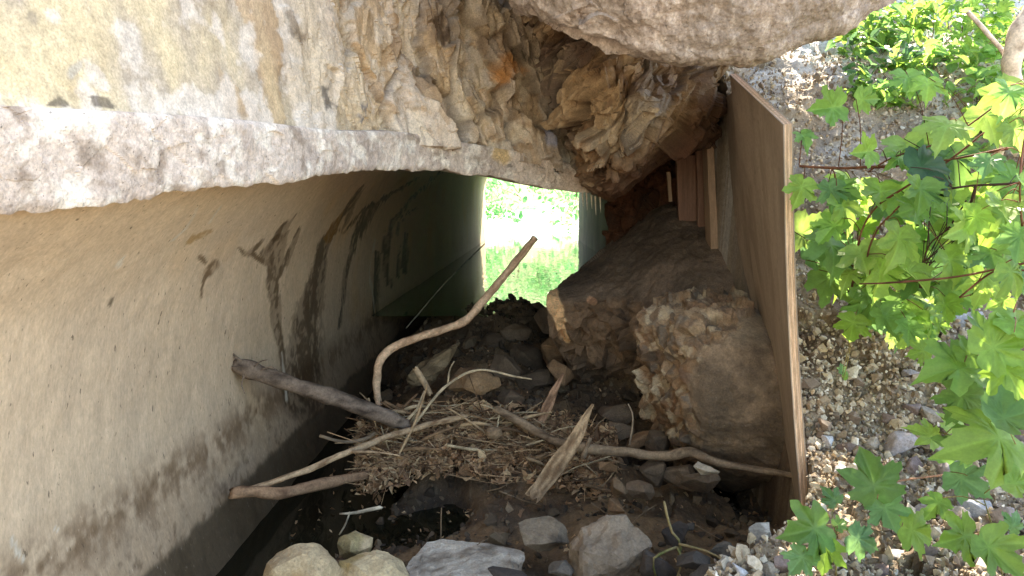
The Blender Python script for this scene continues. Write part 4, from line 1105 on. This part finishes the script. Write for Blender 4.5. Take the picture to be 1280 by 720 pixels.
# low seedlings on the gravel
plant('sycamore_seedling', 'low cluster of green lobed leaves at the bottom beside the plywood foot', [
    (1012, 662, 1.62, 70, 250, G_mid), (1032, 692, 1.6, 60, 190, G_mid), (1050, 655, 1.66, 30, 60, G_mid), (1078, 676, 1.64, 56, 120, G_mid), (1040, 622, 1.75, 34, 320, G_mid), (1000, 700, 1.6, 50, 210, G_mid)],
    [[(1045, 720, 1.66, 3), (1046, 690, 1.66, 3), (1044, 660, 1.67, 3), (1040, 640, 1.72, 2)]], stemcol=rgb(140, 130, 80))
plant('sycamore_seedling', 'seedling with three green lobed leaves on a pale stalk above the lowest cluster', [
    (1090, 598, 1.8, 62, 350, G_mid), (1108, 640, 1.78, 56, 160, G_mid), (1146, 664, 1.75, 56, 100, G_mid), (1112, 618, 1.82, 40, 60, G_mid)],
    [[(1190, 592, 1.95, 4), (1150, 597, 1.9, 4), (1120, 602, 1.85, 4), (1095, 612, 1.82, 3)], [(1120, 602, 1.85, 3), (1112, 625, 1.82, 3), (1125, 650, 1.8, 2)]], stemcol=rgb(150, 110, 84))
plant('sycamore_seedling', 'seedling with large green leaves at the bottom right corner', [
    (1242, 690, 1.55, 80, 150, G_mid), (1200, 672, 1.6, 50, 250, G_mid), (1268, 655, 1.6, 40, 30, G_mid), (1208, 602, 1.75, 62, 130, G_mid), (1275, 605, 1.7, 50, 90, G_mid), (1170, 632, 1.7, 40, 230, G_mid)],
    [[(1255, 735, 1.6, 3), (1250, 700, 1.6, 3), (1240, 655, 1.65, 3), (1225, 610, 1.75, 2)]], stemcol=rgb(130, 120, 70))
plant('sycamore_seedling', 'yellow-green lobed leaf pair over the purple stones', [
    (1158, 543, 1.85, 48, 290, G_bright), (1190, 528, 1.85, 44, 20, G_bright), (1240, 548, 1.6, 104, 260, G_bright), (1262, 522, 1.55, 90, 70, G_mid), (1200, 560, 1.7, 60, 220, G_bright)],
    [[(1290, 560, 1.6, 4), (1250, 562, 1.65, 4), (1215, 552, 1.75, 3), (1175, 540, 1.85, 2)]], stemcol=rgb(130, 120, 70))
plant('sycamore_seedling', 'single pale green leaf hanging over the gravel below the shrub', [
    (1066, 408, 2.2, 48, 190, G_mid), (1052, 462, 2.4, 16, 0, G_mid), (1058, 470, 2.4, 14, 60, G_mid)],
    [[(1078, 350, 2.3, 2), (1074, 375, 2.25, 2), (1070, 392, 2.22, 2)]], stemcol=rgb(150, 140, 90))
plant('sapling_branch', 'spray of broad green leaves on the right below the thin reddish stems', [
    (1190, 462, 1.7, 84, 280, G_mid), (1232, 472, 1.7, 60, 120, G_mid), (1250, 430, 1.6, 70, 60, G_mid), (1262, 470, 1.6, 60, 150, G_mid), (1150, 440, 1.9, 40, 250, G_mid), (1225, 410, 1.75, 60, 0, G_mid), (1270, 400, 1.6, 60, 20, G_mid), (1200, 500, 1.75, 50, 200, G_mid), (1250, 500, 1.65, 54, 190, G_mid), (1215, 440, 1.7, 50, 40, G_mid)],
    [[(1300, 425, 1.6, 4), (1262, 435, 1.65, 4), (1225, 440, 1.7, 4), (1205, 448, 1.72, 3)], [(1247, 560, 1.7, 4), (1246, 500, 1.68, 4), (1252, 440, 1.66, 3), (1270, 380, 1.62, 3)]], stemcol=rgb(140, 100, 80))
# main sapling with arching stems
def fill(n, poly, Yr_, sz, palt, seed):
    rs_ = np.random.RandomState(seed); out = []
    poly = np.array(poly, float); x0, y0 = poly.min(0); x1, y1 = poly.max(0)
    while len(out) < n:
        x, y = rs_.uniform(x0, x1), rs_.uniform(y0, y1); ins = False
        for k in range(len(poly)):
            (xa, ya), (xb, yb) = poly[k], poly[(k + 1) % len(poly)]
            if (ya > y) != (yb > y) and x < (xb - xa) * (y - ya) / (yb - ya) + xa: ins = not ins
        if ins: out.append((x, y, rs_.uniform(*Yr_), rs_.uniform(*sz), rs_.normal(180, 70), palt))
    return out
plant('sapling', 'main sapling with backlit yellow-green lobed leaves and arching stems over the bank', [
    (1035, 135, 2.1, 46, 260, G_bright), (1082, 124, 2.1, 40, 90, G_bright), (1005, 172, 2.2, 46, 170, G_bright), (1000, 238, 2.2, 46, 200, G_bright), (1080, 190, 2.0, 50, 260, G_bright),
    (1135, 100, 2.0, 50, 180, G_bright), (1160, 108, 1.95, 56, 190, G_bright), (1182, 162, 1.9, 66, 200, G_bright), (1120, 200, 2.0, 40, 230, G_bright), (1100, 245, 2.1, 60, 190, G_bright),
    (1055, 262, 2.2, 56, 170, G_bright), (1042, 312, 2.2, 66, 190, G_bright), (1078, 322, 2.1, 64, 160, G_bright), (1122, 305, 2.0, 70, 200, G_bright), (1100, 345, 2.1, 60, 190, G_bright),
    (1060, 345, 2.2, 50, 210, G_bright), (1140, 345, 2.0, 60, 170, G_bright), (1205, 285, 1.8, 84, 250, G_bright), (1190, 330, 1.9, 60, 160, G_bright), (1108, 400, 2.15, 50, 160, G_bright), (1135, 415, 2.1, 40, 190, G_bright), (1090, 380, 2.2, 56, 180, G_mid)]
    + fill(62, [(1005, 235), (1060, 215), (1150, 240), (1200, 300), (1180, 420), (1120, 430), (1060, 370), (1010, 330)], (2.15, 2.5), (30, 60), G_bright + G_mid, 1),
    [[(1230, 165, 1.9, 3), (1180, 205, 1.95, 4), (1130, 235, 2.0, 4), (1090, 265, 2.1, 4), (1072, 310, 2.15, 4), (1064, 370, 2.3, 4)],
     [(1000, 208, 2.2, 5), (1050, 210, 2.15, 5), (1110, 208, 2.05, 5), (1180, 200, 1.95, 3.2), (1260, 185, 1.8, 6)],
     [(1124, 258, 2.0, 4), (1095, 290, 2.05, 4), (1085, 330, 2.1, 4), (1100, 370, 2.2, 4)],
     [(1240, 135, 1.9, 3), (1180, 175, 1.95, 3), (1120, 195, 2.0, 3), (1085, 215, 2.1, 3)]], cat='sapling', stemcol=rgb(110, 70, 50))
plant('sapling', 'darker teal leaved sapling right of the main one with crossing dark stems', [
    (1160, 208, 1.9, 60, 90, G_dark), (1150, 242, 1.85, 62, 190, G_mid), (1140, 262, 1.9, 46, 240, G_mid), (1172, 232, 1.9, 46, 150, G_dark)]
    + fill(30, [(1120, 180), (1280, 200), (1290, 400), (1180, 420), (1140, 280)], (1.95, 2.3), (40, 66), G_mid + G_bright, 2),
    [[(1300, 225, 1.8, 4), (1255, 230, 1.85, 4), (1220, 232, 1.88, 4), (1190, 236, 1.9, 4)], [(1220, 232, 1.88, 5), (1212, 262, 1.9, 5), (1204, 278, 1.9, 4)], [(1208, 250, 1.9, 3), (1185, 285, 1.95, 3), (1160, 310, 2.0, 3), (1150, 360, 2.1, 3)]], cat='sapling', stemcol=rgb(70, 48, 40))
plant('sapling', 'sapling hanging in from the right edge with large pale green leaves', [
    (1262, 120, 1.8, 60, 200, G_bright), (1270, 165, 1.8, 50, 160, G_bright), (1235, 205, 1.8, 40, 200, G_mid), (1255, 262, 1.75, 52, 190, G_bright), (1275, 300, 1.7, 50, 200, G_bright), (1240, 320, 1.8, 60, 170, G_bright), (1230, 355, 1.85, 56, 190, G_bright), (1268, 345, 1.7, 60, 140, G_mid), (1285, 240, 1.7, 50, 180, G_bright)]
    + fill(26, [(1200, 90), (1290, 90), (1300, 400), (1220, 400)], (1.8, 2.2), (40, 64), G_bright + G_mid, 4),
    [[(1310, 325, 1.7, 5), (1260, 333, 1.75, 5), (1200, 345, 1.8, 4), (1130, 352, 1.9, 4), (1075, 355, 2.05, 3)], [(1310, 345, 1.7, 4), (1262, 336, 1.78, 4), (1235, 344, 1.8, 4), (1200, 372, 1.85, 3)], [(1310, 100, 1.8, 4), (1285, 160, 1.8, 4), (1275, 240, 1.75, 4), (1285, 330, 1.7, 4)]], cat='sapling', stemcol=rgb(130, 86, 66))
def on_bank(x, y, Y, lift):
    h = bank_hit(x, y)[0]
    if h is None or h.y > 7: return P(x, y, Y)
    return np.array(h) + np.array([0, 0, lift])
# shrubs higher on the sunlit bank
def shrub(name, label, ctr, rad, n, s, palt, seed, lobed=False, cat='shrub', group=None, stems=5):
    rs_ = np.random.RandomState(seed); V, Fc, Cc, bb = [], [], [], 0
    ctr = np.array(ctr, float); rad = np.array(rad, float)
    cl = rs_.normal(0, .55, (max(6, n // 28), 3))
    for k in range(n):
        o_ = cl[rs_.randint(len(cl))] + rs_.normal(0, .22, 3)
        q0 = ctr + o_ * rad
        v, f, cc = leaf_mesh(s * rs_.uniform(.6, 1.25), .2, rs_.uniform(0, .5), rs_, palt[rs_.randint(len(palt))] * rs_.uniform(.8, 1.2), lobed)
        R_ = orient([rs_.normal(0, .6), rs_.normal(-.3, .6), rs_.uniform(.2, 1.1)], rs_.normal(0, 1, 3))
        V.append(v @ R_.T + q0); Fc += [tuple(t_ + bb for t_ in ff) for ff in f]; bb += len(v); Cc.append(cc)
    root = empty(name, tuple(ctr - np.array([0, 0, rad[2]])))
    off = np.array(root.location); tag(root, label, cat, group)
    mesh_obj('foliage', np.vstack(V) - off, Fc, M_leaf, root, np.vstack(Cc), False)
    ps = [tube([off + rs_.normal(0, .04, 3) * rad, ctr - rad * .3 + rs_.normal(0, .2, 3) * rad, ctr + cl[k % len(cl)] * rad], [.012 * rad[2], .009 * rad[2], .004 * rad[2]], seed + k, 5, step=max(.05, rad[2] / 12)) for k in range(stems)]
    V, Fc = merge(ps)
    mesh_obj('stem', V - off, Fc, M_bark, root, bark_col(V, rgb(110, 90, 66), 3), True)
    return root
sh = [(1075, 45, 3.9, 60, 'dark ivy-like shrub under the slab end'), (1130, 15, 4.4, 70, 'pale leafy shrub right of the slab end'), (1200, 30, 4.6, 80, 'bright leafy shrub along the top edge'), (1265, 55, 4.2, 70, 'leafy shrub at the top right corner'), (1110, 75, 3.7, 50, 'low leafy shrub on the soil below the slab end'), (1225, 110, 3.7, 70, 'sunlit shrub behind the hanging leaves'), (1170, 75, 3.9, 60, 'pale shrub in the middle of the sunlit bank')]
for k, (x, y, Y, r_, lab) in enumerate(sh):
    c0 = on_bank(x, y + r_ * .4, Y, 0); R0 = r_ * c0[1] / F; c0 = c0 + np.array([0, -.03, R0 * .4])
    shrub('bank_shrub', lab, c0, (R0, R0 * .8, R0 * .6), 120, .055, [G_mid, G_bright, G_bright, G_bright, G_dark + G_mid, G_bright, G_bright][k], 40 + k, lobed=(k in (1, 3)))
shrub('added_shade_tree', 'leafy crown added out of view beyond the top right to shade the bank', (2.7, 5.3, 3.3), (1.0, .9, .6), 150, .14, G_mid, 66, lobed=True, cat='added_shade_tree', stems=3)  # unseen, added for its dappled shade on the bank
sh2 = [(1050, 20, 4.6, 45, 'dark green shrub hard against the slab end'), (1100, 50, 4.1, 40, 'ivy patch between the slab and the white branch'), (1160, 30, 4.9, 60, 'fine leaved pale shrub at the top middle of the bank'), (1240, 15, 4.9, 60, 'shrub at the top behind the bleached branch'), (1150, 120, 3.4, 40, 'low ground leaves behind the highest sapling leaves'), (1270, 130, 3.3, 50, 'leafy patch at the right edge below the bleached branch'), (1205, 160, 3.1, 50, 'pale ground leaves behind the hanging sapling'), (1090, 110, 3.4, 30, 'small leaf tuft on the soil above the board'), (1250, 210, 2.9, 50, 'green undergrowth right of the crossing stems')]
for k, (x, y, Y, r_, lab) in enumerate(sh2):
    c0 = on_bank(x, y + r_ * .4, Y, 0); R0 = r_ * c0[1] / F; c0 = c0 + np.array([0, -.03, R0 * .4])
    shrub('bank_shrub', lab, c0, (R0, R0 * .8, R0 * .5), 80, .05, [G_dark + G_mid, G_mid, G_bright, G_mid, G_bright][k % 5], 140 + k)
branch('dead_branch', 'bleached white dead branch in the sun at the top right corner', [[(1290, 10, 2.3, 22), (1270, 50, 2.3, 24), (1264, 90, 2.3, 20), (1275, 125, 2.3, 16)], [(1302, 110, 2.25, 16), (1276, 140, 2.25, 14), (1254, 180, 2.25, 11), (1238, 232, 2.25, 7)], [(1210, 15, 2.5, 5), (1250, 60, 2.4, 6), (1266, 90, 2.3, 7)]], rgb(214, 196, 178), 71, rgb(170, 150, 130))
# small plants and greenery beyond the far end
far_sh = [(-2.4, 24.5, .3, 1.3), (-1.5, 28, .3, .9), (.6, 36, 2.6, 1.5), (1.8, 26.5, .4, 1.2), (3.0, 24, .4, 1.3), (-.6, 33, 1.9, 1.6), (1.4, 34, 2.0, 1.7), (-2.8, 32, 1.8, 1.7), (3.4, 33, 2.0, 1.7), (-1.8, 22, .0, .8), (2.2, 21.5, -.1, .7), (-1.9, 23.2, -.35, .35)]
labs = ['leftmost', 'left', 'central', 'right', 'rightmost']
for k, (x, y, z_, r_) in enumerate(far_sh):
    shrub('distant_shrub', 'sunlit green shrub beyond the far mouth of the culvert', (x, y, z_), (r_, r_ * .8, r_ * .8), 420, .20 if r_ > 1 else .13, [np.array((.10, .30, .10)), np.array((.07, .22, .09)), np.array((.20, .36, .16))], 80 + k, group='shrubs beyond the far mouth', stems=4)
